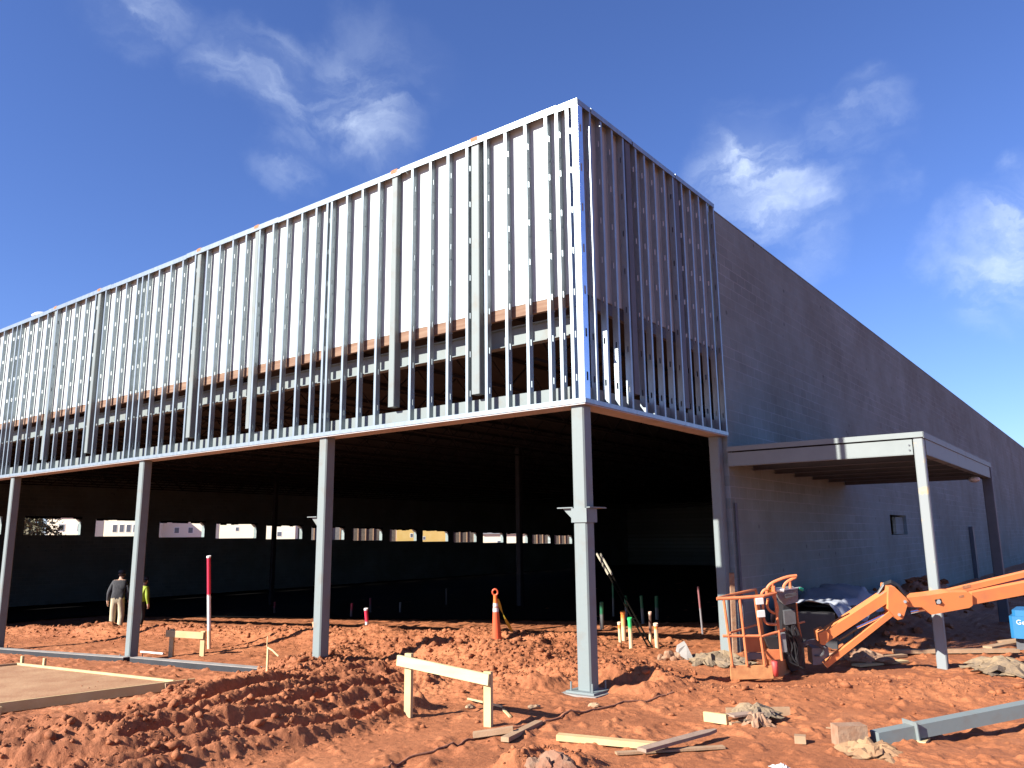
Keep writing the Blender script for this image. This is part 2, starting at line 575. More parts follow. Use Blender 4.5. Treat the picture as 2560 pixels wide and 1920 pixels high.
def _ico():
    import bmesh
    res = {}
    for sub in (1, 2, 3):
        bm = bmesh.new()
        bmesh.ops.create_icosphere(bm, subdivisions=sub, radius=1)
        bm.verts.ensure_lookup_table()
        res[sub] = ([tuple(v.co) for v in bm.verts], [tuple(v.index for v in f.verts) for f in bm.faces])
        bm.free()
    return res


ICO = _ico()


def tag(o, label, cat, group=None):
    o['label'] = label
    o['category'] = cat
    if group:
        o['group'] = group
    return o


def thing(name, label, cat, loc=(0, 0, 0), group=None):
    o = bpy.data.objects.new(name, None)
    o.empty_display_size = 0.2
    COL.objects.link(o)
    o.location = loc
    WL[o.name] = Vector(loc)
    return tag(o, label, cat, group)


def struct(o):
    o['kind'] = 'structure'
    return o


def stuff(o):
    o['kind'] = 'stuff'
    return o


def copy_part(src, parent, loc):
    c = src.copy()
    COL.objects.link(c)
    c.parent = parent
    c.location = loc
    WL[c.name] = WL[parent.name]+Vector(loc)
    return c


rng = random.Random(11)

# ------------------------------------------------------------------ terrain height field


def vnoise(x, y, seed=0):
    xi, yi = np.floor(x).astype(np.int64), np.floor(y).astype(np.int64)
    fx, fy = x-xi, y-yi
    fx = fx*fx*(3-2*fx)
    fy = fy*fy*(3-2*fy)

    def h(a, b):
        n = (a*374761393+b*668265263+seed*974711) & 0xffffffff
        n = ((n ^ (n >> 13))*1274126177) & 0xffffffff
        return ((n ^ (n >> 16)) & 0xffff)/65535.0
    return (h(xi, yi)*(1-fx)+h(xi+1, yi)*fx)*(1-fy)+(h(xi, yi+1)*(1-fx)+h(xi+1, yi+1)*fx)*fy


def fbm(x, y, oct=4, seed=0, gain=0.5):
    a, s, t = 1.0, 0.0, 0.0
    for i in range(oct):
        s = s+a*vnoise(x*2**i, y*2**i, seed+i*17)
        t += a
        a *= gain
    return s/t


def billow(x, y, oct=4, seed=0, gain=0.55):
    a, s, t = 1.0, 0.0, 0.0
    for i in range(oct):
        s = s+a*np.abs(2*vnoise(x*2**i, y*2**i, seed+i*31)-1)
        t += a
        a *= gain
    return s/t


def lumps(x, y, cell, seed):
    """angular clods: jittered cells, each with its own size, height and tilted top"""
    gx, gy = x/cell, y/cell
    xi, yi = np.floor(gx), np.floor(gy)
    best = np.zeros_like(x)
    for dx in (-1, 0, 1):
        for dy in (-1, 0, 1):
            a, b = (xi+dx).astype(np.int64), (yi+dy).astype(np.int64)
            n = (a*73856093 ^ b*19349663 ^ (seed*83492791)) & 0xffffffff
            n = ((n ^ (n >> 13))*1274126177) & 0xffffffff
            n2 = ((n ^ (n >> 11))*668265263) & 0xffffffff
            jx = (n & 0xff)/255.0
            jy = ((n >> 8) & 0xff)/255.0
            w = 0.35+0.65*((n >> 16) & 0xff)/255.0
            tx = ((n2 & 0xff)/255.0-0.5)*1.5
            ty = (((n2 >> 8) & 0xff)/255.0-0.5)*1.5
            rot = ((n2 >> 16) & 0xff)/255.0*6.283
            ox, oy = gx-(a+jx), gy-(b+jy)
            c, s_ = np.cos(rot), np.sin(rot)
            u, v = ox*c+oy*s_, -ox*s_+oy*c
            d = np.maximum(np.maximum(np.abs(u), np.abs(v)*1.25), (np.abs(u)+np.abs(v))*0.74)/w
            h = w*(0.75+tx*ox+ty*oy)*np.clip((1-d)*3.2, 0, 1)
            best = np.maximum(best, h)
    return best


def seg(x, y, pts):
    """distance to a polyline and the running length along it"""
    best = np.full_like(x, 1e9)
    arc = np.zeros_like(x)
    run = 0.0
    for (ax, ay), (bx, by) in zip(pts[:-1], pts[1:]):
        L = math.hypot(bx-ax, by-ay)
        t = np.clip(((x-ax)*(bx-ax)+(y-ay)*(by-ay))/L**2, 0, 1)
        d = np.hypot(x-(ax+t*(bx-ax)), y-(ay+t*(by-ay)))
        m = d < best
        best = np.where(m, d, best)
        arc = np.where(m, run+t*L, arc)
        run += L
    return best, arc


def gp(*pts):
    return [tuple(G0(px, py).xy) for px, py in pts]


def bell(d, w):
    return np.exp(-(d/w)**2)


LINES = {
    'crest': gp((-200, 1590), (100, 1590), (420, 1592), (640, 1600), (850, 1610), (1060, 1615), (1250, 1622), (1420, 1630)),
    'berm': gp((760, 1690), (900, 1655), (1060, 1650), (1240, 1665), (1400, 1690), (1520, 1690)),
    'bank': gp((1180, 1725), (1420, 1735), (1640, 1715), (1850, 1725), (2100, 1728), (2400, 1735), (2700, 1760)),
    'rut1': gp((-150, 1880), (250, 1838), (520, 1782), (800, 1718), (980, 1690)),
    'rut2': gp((-150, 1935), (300, 1880), (600, 1818), (860, 1756), (1030, 1722)),
    'rut3': gp((100, 1990), (450, 1915), (760, 1848), (1000, 1785)),
    'spoil': gp((455, 1748), (520, 1738), (600, 1728)),
    'mound': gp((1290, 1925), (1370, 1905), (1440, 1925)),
    'shade_bank': [(-4.9, 18.5), (-4.8, 22.5), (-4.9, 26.0)],
}

PITS = [tuple(G0(a, b).xy)+(r_, d_) for a, b, r_, d_ in ((1300, 1645, .24, .24), (1335, 1722, .20, .17), (1590, 1728, .26, .18), (1735, 1692, .17, .16), (1812, 1697, .15, .13),
                                                        (1110, 1655, .22, .2), (960, 1605, .25, .2), (705, 1580, .35, .2), (1010, 1700, .2, .16), (240, 1592, .3, .2))]


def GP(px, py, z):
    r = ray(px, py)
    return CAM+r*((z-EYE)/r.z)


SLAB_Z = -0.30
SLAB = [tuple(GP(px, py, SLAB_Z).xy) for px, py in ((432, 1706), (38, 1662), (-700, 1710), (-800, 1862))]


SLAB_FRONT = [SLAB[0], SLAB[3]]


def in_slab(x, y, grow=0.0):
    """soft mask of the concrete pad: right and far edge only"""
    (ax, ay), (bx, by) = SLAB[0], SLAB[1]
    cx, cy = SLAB[3]
    n1 = Vector((by-ay, -(bx-ax))).normalized()
    n2 = Vector((cy-ay, -(cx-ax))).normalized()
    mid = Vector(((bx+cx)/2, (by+cy)/2))-Vector((ax, ay))
    if n1.dot(mid) < 0:
        n1 = -n1
    if n2.dot(mid) < 0:
        n2 = -n2
    d1 = (x-ax)*n1.x+(y-ay)*n1.y+grow
    d2 = (x-ax)*n2.x+(y-ay)*n2.y+grow
    return np.minimum(d1, d2)


def rough_mask(x, y):
    d = {k: seg(x, y, v)[0] for k, v in LINES.items()}
    m = bell(d['crest'], 1.5)*0.85+bell(d['berm'], 1.2)+bell(d['bank'], 0.75)*0.48
    m += bell(d['rut1'], .75)*0.8+bell(d['rut2'], .55)*0.8+bell(d['rut3'], .45)*0.75+bell(d['spoil'], .5)*1.0+bell(d['mound'], .22)*0.8
    m += bell(d['shade_bank'], 1.0)
    return np.clip(m, 0, 1)


def height(x, y):
    x = np.asarray(x, float)
    y = np.asarray(y, float)
    z = 0.045*np.minimum(0, np.maximum(x, -34)+5.8)
    near = np.clip((90-np.hypot(x, y))/40, 0, 1)
    z = z+near*(fbm(x*0.35, y*0.35, 3, 3)-0.5)*0.05
    D = {k: seg(x, y, v) for k, v in LINES.items()}
    rm = rough_mask(x, y)*near
    bed = np.zeros_like(x)
    for k, w in (('rut1', .30), ('rut2', .26), ('rut3', .22)):
        bed = np.maximum(bed, np.clip(1.5-D[k][0]/(w*0.75), 0, 1))
    rm = rm*(1-0.72*bed)
    wob = fbm(x*1.1, y*1.1, 3, 8)
    z = z+bell(D['crest'][0], 0.8)*(0.14+0.22*wob)
    z = z+bell(D['berm'][0], 0.75)*(0.08+0.28*wob)
    z = z+bell(D['bank'][0], 0.55)*(0.02+0.16*wob)
    z = z+bell(D['spoil'][0], 0.28)*(0.05+0.25*wob)
    z = z+bell(D['mound'][0], 0.16)*(0.08+0.06*wob)
    z = z+bell(D['shade_bank'][0], 0.9)*(0.30+0.5*wob)
    # tyre ruts: a trough with cleats, a thrown-up ridge on each side
    for k, w, h in (('rut1', .30, .17), ('rut2', .26, .17), ('rut3', .22, .13)):
        dd, arc = D[k]
        dd = dd+(fbm(x*2.2, y*2.2, 3, 21)-0.5)*0.16
        ridge = bell(dd-w, 0.12)*h*(0.5+1.3*wob)-bell(dd, w*0.62)*h*0.55
        cleat = np.clip(np.sin(arc*2*math.pi/0.17+dd*11)*1.8, -1, 1)*0.020*np.clip(1.4-dd/(w*0.65), 0, 1)
        z = z+ridge+cleat*(0.3+1.2*wob)
    for px_, py_, r_, d_ in PITS:
        dd = np.hypot(x-px_, (y-py_)*1.25)*(1+0.5*(wob-0.5))
        z = z-d_*np.exp(-(dd/r_)**2)*near+0.65*d_*np.exp(-((dd-r_*1.7)/(0.65*r_))**2)*near
    # churned texture
    z = z+rm*((billow(x*1.5, y*1.5, 3, 5, 0.5)-0.3)*0.09+(billow(x*5.2, y*5.2, 5, 15, 0.68)-0.3)*0.085)
    z = z+rm*(lumps(x+0.05*fbm(x*9, y*9, 2, 41), y+0.05*fbm(x*9, y*9, 2, 43), 0.26, 4)*0.022+lumps(x+0.04*fbm(x*18, y*18, 2, 45), y+0.04*fbm(x*18, y*18, 2, 47), 0.125, 7)*0.030)
    z = z+rm*(fbm(x*17, y*17, 3, 51)-0.5)*0.05
    z = z+np.clip(rm*1.3, 0, 1)*(lumps(x, y, 0.075, 9)*0.030+lumps(x, y, 0.042, 10)*0.017)
    # footprints and shallow pitting on the smooth mud
    sm = (1-rm)*near
    z = z-sm*np.clip(fbm(x*2.7, y*2.7, 4, 12)-0.56, 0, 1)*0.16
    z = z+sm*np.clip(fbm(x*5.5, y*5.5, 4, 19)-0.60, 0, 1)*0.22
    z = z+sm*(fbm(x*14, y*14, 3, 27)-0.5)*0.010
    # keep the pad level and its street side dug out
    s = in_slab(x, y)
    fe, fa = seg(x, y, [SLAB_FRONT[0], SLAB_FRONT[1]])
    z = z-np.clip(1.3-np.abs(fe-0.15)/0.50, 0, 1)*np.clip((fa+0.25)/0.4, 0, 1)*(0.21+0.12*wob)
    pad = np.clip(s/0.04+1.0, 0, 1)
    z = z*(1-pad)+(SLAB_Z-0.12)*pad
    bx, by = G0(1885, 1697).xy
    k = np.clip(1.5-np.hypot((x-bx)*0.7, y-by+0.15)/0.85, 0, 1)
    z = z*(1-k)+(-0.045+0.25*z)*k
    # levelled around the corner footing
    fd = np.hypot(x+5.77, y-9.05)
    k = np.clip(1.35-fd/0.55, 0, 1)
    z = z*(1-k)+0.0*k
    return z


def ground_z(x, y):
    return float(height(np.array([x]), np.array([y]))[0])


def G(px, py, dz=0.0):
    """point of the built ground seen at a photograph pixel"""
    r = ray(px, py)
    p = G0(px, py)
    z = p.z
    for i in range(12):
        p = CAM+r*((z-EYE)/r.z)
        z = 0.5*z+0.5*ground_z(p.x, p.y)
    return Vector((p.x, p.y, ground_z(p.x, p.y)+dz))


def axis_steps(parts):
    out = [parts[0][0]]
    for a, b, st in parts:
        n = max(1, int(round((b-a)/st)))
        out += [a+(b-a)*(i+1)/n for i in range(n)]
    return np.array(out)


def build_ground():
    far_n = [-2500, -1200, -600, -300, -160, -110]
    xs = np.concatenate([far_n, axis_steps([(-80, -46, 1.5), (-46, -30, 0.25), (-30, -17, 0.07), (-17, -12.5, 0.04), (-12.5, 0.4, 0.019), (0.4, 4, 0.1), (4, 20, 1.0)]), [40, 80, 160, 300, 600, 1200, 2500]])
    ys = np.concatenate([[-2500, -1200, -600, -300, -160, -80, -40], axis_steps([(-20, 2, 1.0), (2, 3.2, 0.1), (3.2, 9.6, 0.019), (9.6, 16, 0.032), (16, 20, 0.09), (20, 34, 0.25), (34, 90, 2.0)]), [120, 180, 300, 600, 1200, 2500]])
    X, Y = np.meshgrid(xs, ys)
    Z = height(X, Y)
    nx, ny = len(xs), len(ys)
    co = np.stack([X, Y, Z], -1).reshape(-1, 3)
    i = np.arange(nx*ny).reshape(ny, nx)
    quads = np.stack([i[:-1, :-1], i[:-1, 1:], i[1:, 1:], i[1:, :-1]], -1).reshape(-1, 4)
    me = bpy.data.meshes.new('ground')
    me.vertices.add(len(co))
    me.vertices.foreach_set('co', co.ravel())
    me.loops.add(quads.size)
    me.polygons.add(len(quads))
    me.loops.foreach_set('vertex_index', quads.ravel())
    me.polygons.foreach_set('loop_start', np.arange(len(quads))*4)
    me.update(calc_edges=True)
    me.materials.append(M['clay'])
    o = bpy.data.objects.new('ground', me)
    COL.objects.link(o)
    struct(o)
    print('ground verts', len(co))


build_ground()


def build_clods():
    r = np.random.default_rng(5)
    n = 420000
    x = r.uniform(-30, 2.5, n)
    y = r.uniform(3.2, 16.5, n)
    q = rough_mask(x, y)
    keep = r.uniform(0, 1, n) < (q**1.3*0.40+0.0035)*np.clip(13/np.hypot(x, y), 0.35, 1.4)
    sl_ = in_slab(x, y)
    ok = (sl_ < -0.05) | ((sl_ > 0.1) & (r.uniform(0, 1, n) < 0.5*np.clip(fbm(x*0.9, y*0.9, 3, 77)-0.35, 0, 1)))
    keep = keep | ((sl_ > 0.1) & (r.uniform(0, 1, n) < 0.05))
    fd = np.hypot(x+5.77, y-9.05) > 0.7
    keep &= ok & fd
    x, y, q = x[keep], y[keep], q[keep]
    n = len(x)
    z = height(x, y)
    z = np.where(in_slab(x, y) > 0.05, SLAB_Z, z)
    size = 0.007+0.008*r.pareto(2.3, n)
    size = np.minimum(size, 0.065)*(0.6+0.45*q)
    vs0, fs0 = ICO[1]
    vs0 = np.array(vs0)
    fs0 = np.array(fs0)
    k = len(vs0)
    jit = 1+r.uniform(-0.42, 0.38, (n, k, 1))
    ang = r.uniform(0, 6.283, n)
    sc = np.stack([size*r.uniform(.8, 1.5, n), size*r.uniform(.7, 1.1, n), size*r.uniform(.6, 1.0, n)], -1)
    v = vs0[None]*jit*sc[:, None, :]
    c, s = np.cos(ang)[:, None], np.sin(ang)[:, None]
    vx = v[..., 0]*c-v[..., 1]*s+x[:, None]
    vy = v[..., 0]*s+v[..., 1]*c+y[:, None]
    vz = v[..., 2]+(z+size*0.25)[:, None]
    co = np.stack([vx, vy, vz], -1).reshape(-1, 3)
    tri = (fs0[None]+(np.arange(n)*k)[:, None, None]).reshape(-1, 3)
    me = bpy.data.meshes.new('dirt_clods')
    me.vertices.add(len(co))
    me.vertices.foreach_set('co', co.ravel())
    me.loops.add(tri.size)
    me.polygons.add(len(tri))
    me.loops.foreach_set('vertex_index', tri.ravel())
    me.polygons.foreach_set('loop_start', np.arange(len(tri))*3)
    me.update(calc_edges=True)
    me.materials.append(M['clay_dark'])
    o = bpy.data.objects.new('dirt_clods', me)
    COL.objects.link(o)
    stuff(tag(o, 'loose clods of red clay scattered over the churned mud', 'dirt clods'))
    print('clods', n)


build_clods()

# ------------------------------------------------------------------ the store building
XC, YC = -5.605, 8.95            # outer corner of the parapet frame
ZB, ZT = 3.77, 8.22              # bottom and top of the parapet frame
ZR = 5.36                        # lower edge of the white sheathing
XL, YB = -45.0, 80.0             # far left wall and back wall
SD = 0.092                       # stud depth

store = thing('store_building', 'unfinished steel and block store with open metal stud parapet above the entrance', 'building', (XC, YC, 0))


def stud_mesh(length):
    """C stud standing on z=0: flange along -x at y=0, web in the plane x=0 with punched slots"""
    b = MB()
    t = 0.003
    b.box((-0.05, 0, 0), (0, t, length))
    b.box((-0.05, SD-t, 0), (0, SD, length))
    b.box((-0.05, t, 0), (-0.05+t, 0.016, length))
    b.box((-0.05, SD-0.016, 0), (-0.05+t, SD-t, length))
    h0, h1 = 0.032, 0.060
    z = 0.30
    last = 0.0
    while z < length-0.2:
        b.box((-t, t, last), (0, SD-t, z))
        b.box((-t, t, z), (0, h0, z+0.092))
        b.box((-t, h1, z), (0, SD-t, z+0.092))
        last = z+0.092
        z += 0.61
    b.box((-t, t, last), (0, SD-t, length))
    for zc in (1.35, 2.57, 3.65):                    # end of the bridging channel through the web
        b.box((-0.02, 0.066, zc), (0.024, 0.078, zc+0.012))
    return b


def stud_mesh_side(length):
    """same section turned for the right-hand face: flange along +y at x=0, web at y=0 facing the street"""
    b = stud_mesh(length)
    b.v = [Vector((-v.y, -v.x, v.z)) for v in b.v]
    b.f = [f[::-1] for f in b.f]
    return b


SL = ZT-ZB-0.02
top_line = lambda px: 823.7-0.4024*px+13
stud_px = [10.8, 32, 43.5, 53.5, 75, 97, 120, 143, 166, 190, 215.5, 240, 265, 291, 317, 344, 357, 372, 399, 428.5, 458, 489, 519, 550.6, 583, 616, 650, 684, 719, 756, 791.6, 819, 829.7, 868, 907, 948, 1031, 1076, 1120, 1167, 1213, 1262, 1311.6, 1363, 1390, 1416]
stud_x = [FY(px, top_line(px), YC).x+0.025 for px in stud_px]
x = stud_x[0]
while x > -34:
    x -= 0.6
    stud_x.append(x)
stud_x = [x for x in stud_x if x < XC-0.07]
first = None
for i, x in enumerate(stud_x):
    if first is None:
        b = stud_mesh(SL)
        first = b.build('stud', 'galv', None)
        first.parent = store
        src = first
        src.location = Vector((x, YC, ZB+0.01))-WL[store.name]
        WL[src.name] = Vector((x, YC, ZB+0.01))
    else:
        copy_part(first, store, Vector((x, YC, ZB+0.01))-WL[store.name])
side_y = [9.28, 9.59, 9.92, 10.26, 10.67, 10.96, 11.30, 11.66, 12.01, 12.35, 12.70, 13.06, 13.43, 13.74]
firsts = None
for y in side_y:
    p = Vector((XC, y, ZB+0.01))
    if firsts is None:
        firsts = stud_mesh_side(SL).build('stud', 'galv', None)
        firsts.parent = store
        firsts.location = p-WL[store.name]
        WL[firsts.name] = p
    else:
        copy_part(firsts, store, p-WL[store.name])

# corner angle, tracks, sheathing
YE = 13.80
b = MB()
b.bar((XC-0.05, YC-0.001, ZB+0.02), (XC-0.05, YC-0.001, ZT-0.02), 0.09, 0.004, up=(0, 1, 0))
b.box((XC-0.09, YC-0.004, ZB), (XC+0.003, YC, ZT))
b.build('corner_stud', 'galv', store)
b = MB()
t = 0.004
z = 0.30
lx = XC+0.002
last = ZB
while ZB+z < ZT-0.2:
    zz = ZB+z
    b.box((lx, YC, last), (lx+t, YC+0.13, zz))
    b.box((lx, YC, zz), (lx+t, YC+0.05, zz+0.12))
    b.box((lx, YC+0.09, zz), (lx+t, YC+0.13, zz+0.12))
    last = zz+0.12
    z += 0.61
b.box((lx, YC, last), (lx+t, YC+0.13, ZT))
b.build('corner_web', 'galv_corner', store)

XE = -34.5
b = MB()
b.box((XE, YC-0.006, ZB-0.012), (XC+0.006, YC+SD+0.02, ZB-0.004))
b.box((XE, YC-0.006, ZB-0.004), (XC+0.008, YC-0.0042, ZB+0.055))
b.build('bottom_track', 'galv', store)
b = MB()
b.box((XC-0.17, YC+SD+0.03, ZB-0.012), (XC+0.009, YE, ZB-0.004))
b.box((XC+0.0062, YC-0.004, ZB-0.004), (XC+0.009, YE, ZB+0.05))
b.build('bottom_track', 'galv', store)
# top track in overlapping lengths
xs = [XC+0.008, XC-0.36, -9.2, -12.6, -15.9, -19.3, -22.8, -26.5, -30.5, XE]
for k in range(len(xs)-1):
    b = MB()
    dz = 0.012 if k % 2 else 0.0
    b.box((xs[k+1], YC-0.007-0.002*(k % 2), ZT-0.095+dz), (xs[k], YC-0.0045, ZT+0.01+dz))
    b.box((xs[k+1], YC-0.0045, ZT+0.002+dz), (xs[k], YC+SD+0.12, ZT+0.01+dz))
    b.build('top_track', 'galv', store)
ys = [YC-0.004, 9.32, 10.58, 12.12, YE]
for k in range(len(ys)-1):
    b = MB()
    dz = 0.010 if k % 2 else 0.0
    b.box((XC+0.009, ys[k]+0.01, ZT-0.075+dz), (XC+0.012, ys[k+1]-0.02, ZT+0.006+dz))
    b.box((XC-SD-0.12, ys[k]+0.21 if k == 0 else ys[k]+0.002, ZT+0.000+dz), (XC+0.009, ys[k+1]-0.002, ZT+0.006+dz))
    b.build('top_track', 'galv', store)
GAP = 0.030                      # furring between the studs and the boards
sx = XC-SD-GAP
sy = YC+SD+GAP
k = 0
x = sx
while x > XE:                                        # 4 ft wide sheets with thin joints
    b = MB()
    b.box((max(XE, x-1.215), sy, ZR), (x, sy+0.016, ZT-0.001))
    b.build('sheathing_panel', 'sheath', store)
    x -= 1.219
y = sy+0.02
while y < YE:
    b = MB()
    b.box((sx-0.016, y, ZR+0.02), (sx, min(YE, y+1.215), ZT-0.001))
    b.build('sheathing_panel', 'sheath', store)
    y += 1.219
# steel behind the studs
b = MB()
b.box((XE, sy+0.004, 5.19), (sx-0.06, sy+0.07, ZR-0.004))
b.build('timber_nailer', 'nailer', store)


def ibeam(p, q, h, w, name, m, tf=0.014):
    b = MB()
    p, q = Vector(p), Vector(q)
    up = Vector((0, 0, 1))
    b.bar(p+up*(h/2-tf/2), q+up*(h/2-tf/2), w, tf)
    b.bar(p-up*(h/2-tf/2), q-up*(h/2-tf/2), w, tf)
    b.bar(p, q, 0.010, h-2*tf)
    return b.build(name, m, store)


ibeam((XE, YC+0.43, 4.985), (XC-0.30, YC+0.43, 4.985), 0.30, 0.15, 'roof_beam', 'primer')
# lower spandrel beam (tube) under the studs, front and side
b = MB()
b.box((XE, YC+0.17, ZB), (XC-0.16, YC+0.32, ZB+0.27))
b.build('spandrel_beam', 'primer', store)
b = MB()
b.box((XC-0.32, YC+0.33, ZB), (XC-0.17, YE, ZB+0.27))
b.build('spandrel_beam', 'primer', store)
b = MB()
b.box((XE, YC+0.005, ZB-0.03), (XC-0.33, YC+0.36, ZB-0.014))
b.build('soffit_plate', 'soffit', store)
b = MB()
b.box((XC-0.325, YC+0.005, ZB-0.03), (XC-0.005, YE, ZB-0.014))
b.build('soffit_plate', 'soffit', store)

# short tube posts within the parapet (rusty cut tips stand just above the track)
post_px = [137, 246, 495, 639.5, 982, 1181]
post_w = [0.15, 0.17, 0.17, 0.15, 0.16, 0.19]
for px, w in zip(post_px, post_w):
    p = FY(px, top_line(px)-6, YC)
    b = MB()
    b.bar((p.x+w*0.2, YC+0.092, ZB+0.33), (p.x+w*0.2, YC+0.092, ZT-0.03), w*0.85, 0.15, up=(0, 1, 0), bev=0.010)
    o = b.build('parapet_post', 'primer', store)
    b = MB()
    b.bar((p.x+w*0.2, YC+0.06, ZT+0.024), (p.x+w*0.2, YC+0.06, ZT+0.05), w*0.8, 0.10, up=(0, 1, 0))
    b.box((p.x+w*0.2-0.07, YC-0.013, ZT-0.03), (p.x+w*0.2+0.07, YC-0.009, ZT+0.03))
    b.build('rusty_cap', 'rust', o)
for y in (10.46, 12.18):
    b = MB()
    b.bar((XC-0.090, y, ZB+0.3), (XC-0.090, y, ZT-0.03), 0.15, 0.16, up=(0, 1, 0), bev=0.010)
    b.build('parapet_post', 'primer_dark', store)

# main columns
cols = [(FY(1452, 1020, YC+0.16).x-0.0, YC+0.16, 0.0, True), (FY(819, 1095, YC+0.16).x, YC+0.16, -0.30, False), (FY(365, 1155, YC+0.16).x, YC+0.16, -0.55, True),
        (FY(40, 1205, YC+0.16).x, YC+0.16, -0.85, True), (-31.0, YC+0.16, -1.1, True)]
cw = 0.205
for i, (x, y, z, bp) in enumerate(cols):
    b = MB()
    b.bar((x, y, z), (x, y, ZB-0.035), cw, cw, up=(0, 1, 0), bev=0.02)
    o = b.build('column', 'primer', store)
    if bp:
        b = MB()
        b.box((x-0.21, y-0.21, z+0.03), (x+0.21, y+0.21, z+0.055))
        for sxx in (-1, 1):
            for syy in (-1, 1):
                b.tube([(x+sxx*0.16, y+syy*0.16, z+0.02), (x+sxx*0.16, y+syy*0.16, z+0.16)], 0.012, 6)
        b.build('base_plate', 'primer', o)
    if i in (0, 1):                                   # seat plates for the missing lintel beams
        zb = 2.36
        b = MB()
        if i == 0:
            b.box((x-0.36, y-0.10, zb), (x-0.11, y+0.10, zb+0.014))
            b.box((x+0.11, y-0.10, zb), (x+0.16, y+0.30, zb+0.014))
            b.box((x-0.10, y+0.11, zb), (x+0.105, y+0.42, zb+0.014))
            b.box((x-0.12, y-0.122, zb-0.19), (x+0.12, y-0.105, zb-0.004))
            b.box((x+0.105, y-0.10, zb-0.19), (x+0.122, y+0.14, zb-0.004))
            b.prism([(x-0.11, y-0.05, zb-0.004), (x-0.30, y-0.05, zb-0.004), (x-0.11, y-0.05, zb-0.18)], (0, 0.012, 0))
        else:
            b.box((x-0.36, y-0.10, zb), (x-0.11, y+0.10, zb+0.014))
            b.prism([(x-0.11, y-0.05, zb-0.004), (x-0.30, y-0.05, zb-0.004), (x-0.11, y-0.05, zb-0.18)], (0, 0.012, 0))
        b.build('seat_plate', 'primer', o)
# end column at the right side
x5, y5 = FY(1791, 1150, 13.70).x, 13.70
print('x5', x5, XC)
b = MB()
b.bar((x5, y5, -0.05), (x5, y5, ZB-0.035), 0.19, 0.19, up=(0, 1, 0), bev=0.018)
o = b.build('column', 'primer', store)
b = MB()
b.tube([(XC+0.01, 13.93, 0.3), (XC+0.01, 13.93, 2.55)], 0.028, 8)
b.build('downpipe', 'primer_dark', store)

# block walls
XW = XC-0.03


def wall_with_holes(b, axis, c0, c1, u0, u1, z0, z1, holes):
    """solid wall between c0..c1 thick, with rectangular holes [(u0,u1,z0,z1)] sorted along u"""
    def bx(a, bb, za, zb):
        if bb-a < 1e-4 or zb-za < 1e-4:
            return
        if axis == 'x':
            b.box((c0, a, za), (c1, bb, zb))
        else:
            b.box((a, c0, za), (bb, c1, zb))
    u = u0
    for (a, e, za, zb) in holes:
        bx(u, a, z0, z1)
        bx(a, e, z0, za)
        bx(a, e, zb, z1)
        u = e
    bx(u, u1, z0, z1)


vent = (25.8, 28.0, 1.92, 2.51)
b = MB()
wall_with_holes(b, 'x', XW-0.20, XW, 13.82, YB, -0.6, 8.12, [vent])
b.build('block_wall', 'block', store)
b = MB()
b.box((XW-0.4, 13.87, 8.125), (XW+0.008, YB, 8.145))
b.build('wall_coping', 'primer', store)
b = MB()                                              # ductwork stub in the wall opening
b.box((XW-0.19, vent[0]+1.15, vent[2]+0.02), (XW-0.10, vent[1]-0.02, vent[3]-0.05))
b.build('vent_duct', 'block', store)
b = MB()
b.box((XW+0.01, 40.2, -0.2), (XW+0.16, 40.7, 2.2))
b.build('conduit_box', 'primer_dark', store)

win = [(10.2, 12.9, 2.40, 3.30), (13.8, 16.5, 2.36, 3.26), (17.55, 20.36, 2.32, 3.23), (21.15, 24.0, 2.23, 3.14), (24.82, 27.71, 2.15, 3.05), (28.5, 31.41, 2.06, 2.96), (32.17, 35.06, 1.98, 2.87), (35.85, 38.78, 1.89, 2.78), (39.6, 42.49, 1.81, 2.69),
       (43.28, 46.19, 1.72, 2.61), (46.92, 49.92, 1.64, 2.52), (50.61, 53.57, 1.55, 2.43), (54.49, 57.32, 1.46, 2.34), (57.85, 61.03, 1.38, 2.26), (61.79, 64.77, 1.29, 2.16), (65.52, 68.59, 1.20, 2.07)]
b = MB()
wall_with_holes(b, 'x', XL-0.3, XL, YC+0.5, YB, -2.2, 8.0, win)
b.build('block_wall', 'block', store)
for (a, e, za, zb) in win[2:]:                         # ragged bar joist ends hanging in the heads of the openings
    b = MB()
    prof = []
    yy = a
    while yy < e:
        d = rng.uniform(0.01, 0.09)
        w = rng.uniform(.12, .5)
        prof += [(yy, zb-d), (min(e, yy+w), zb-d)]
        yy += w
    poly = [Vector((XL+0.02, a, zb+0.05))]+[Vector((XL+0.02, y_, z_)) for y_, z_ in prof]+[Vector((XL+0.02, e, zb+0.05))]
    b.prism(poly, (0.08, 0, 0))
    b.build('lintel_angle', 'joist', store)
    b = MB()                                          # splayed mortar fillet at the far jamb
    b.prism([(XL-0.3, e, zb), (XL-0.3, e-0.25, zb), (XL-0.3, e, zb-0.22)], (0.3, 0, 0))
    b.build('jamb_fillet', 'conc', store)
b = MB()
b.box((XL, YB, -2.2), (XW, YB+0.3, 8.0))
b.build('block_wall', 'block', store)
b = MB()
b.box((XL, YC+0.5, -2.2), (XE, YC+0.8, 8.0))
b.build('block_wall', 'block', store)
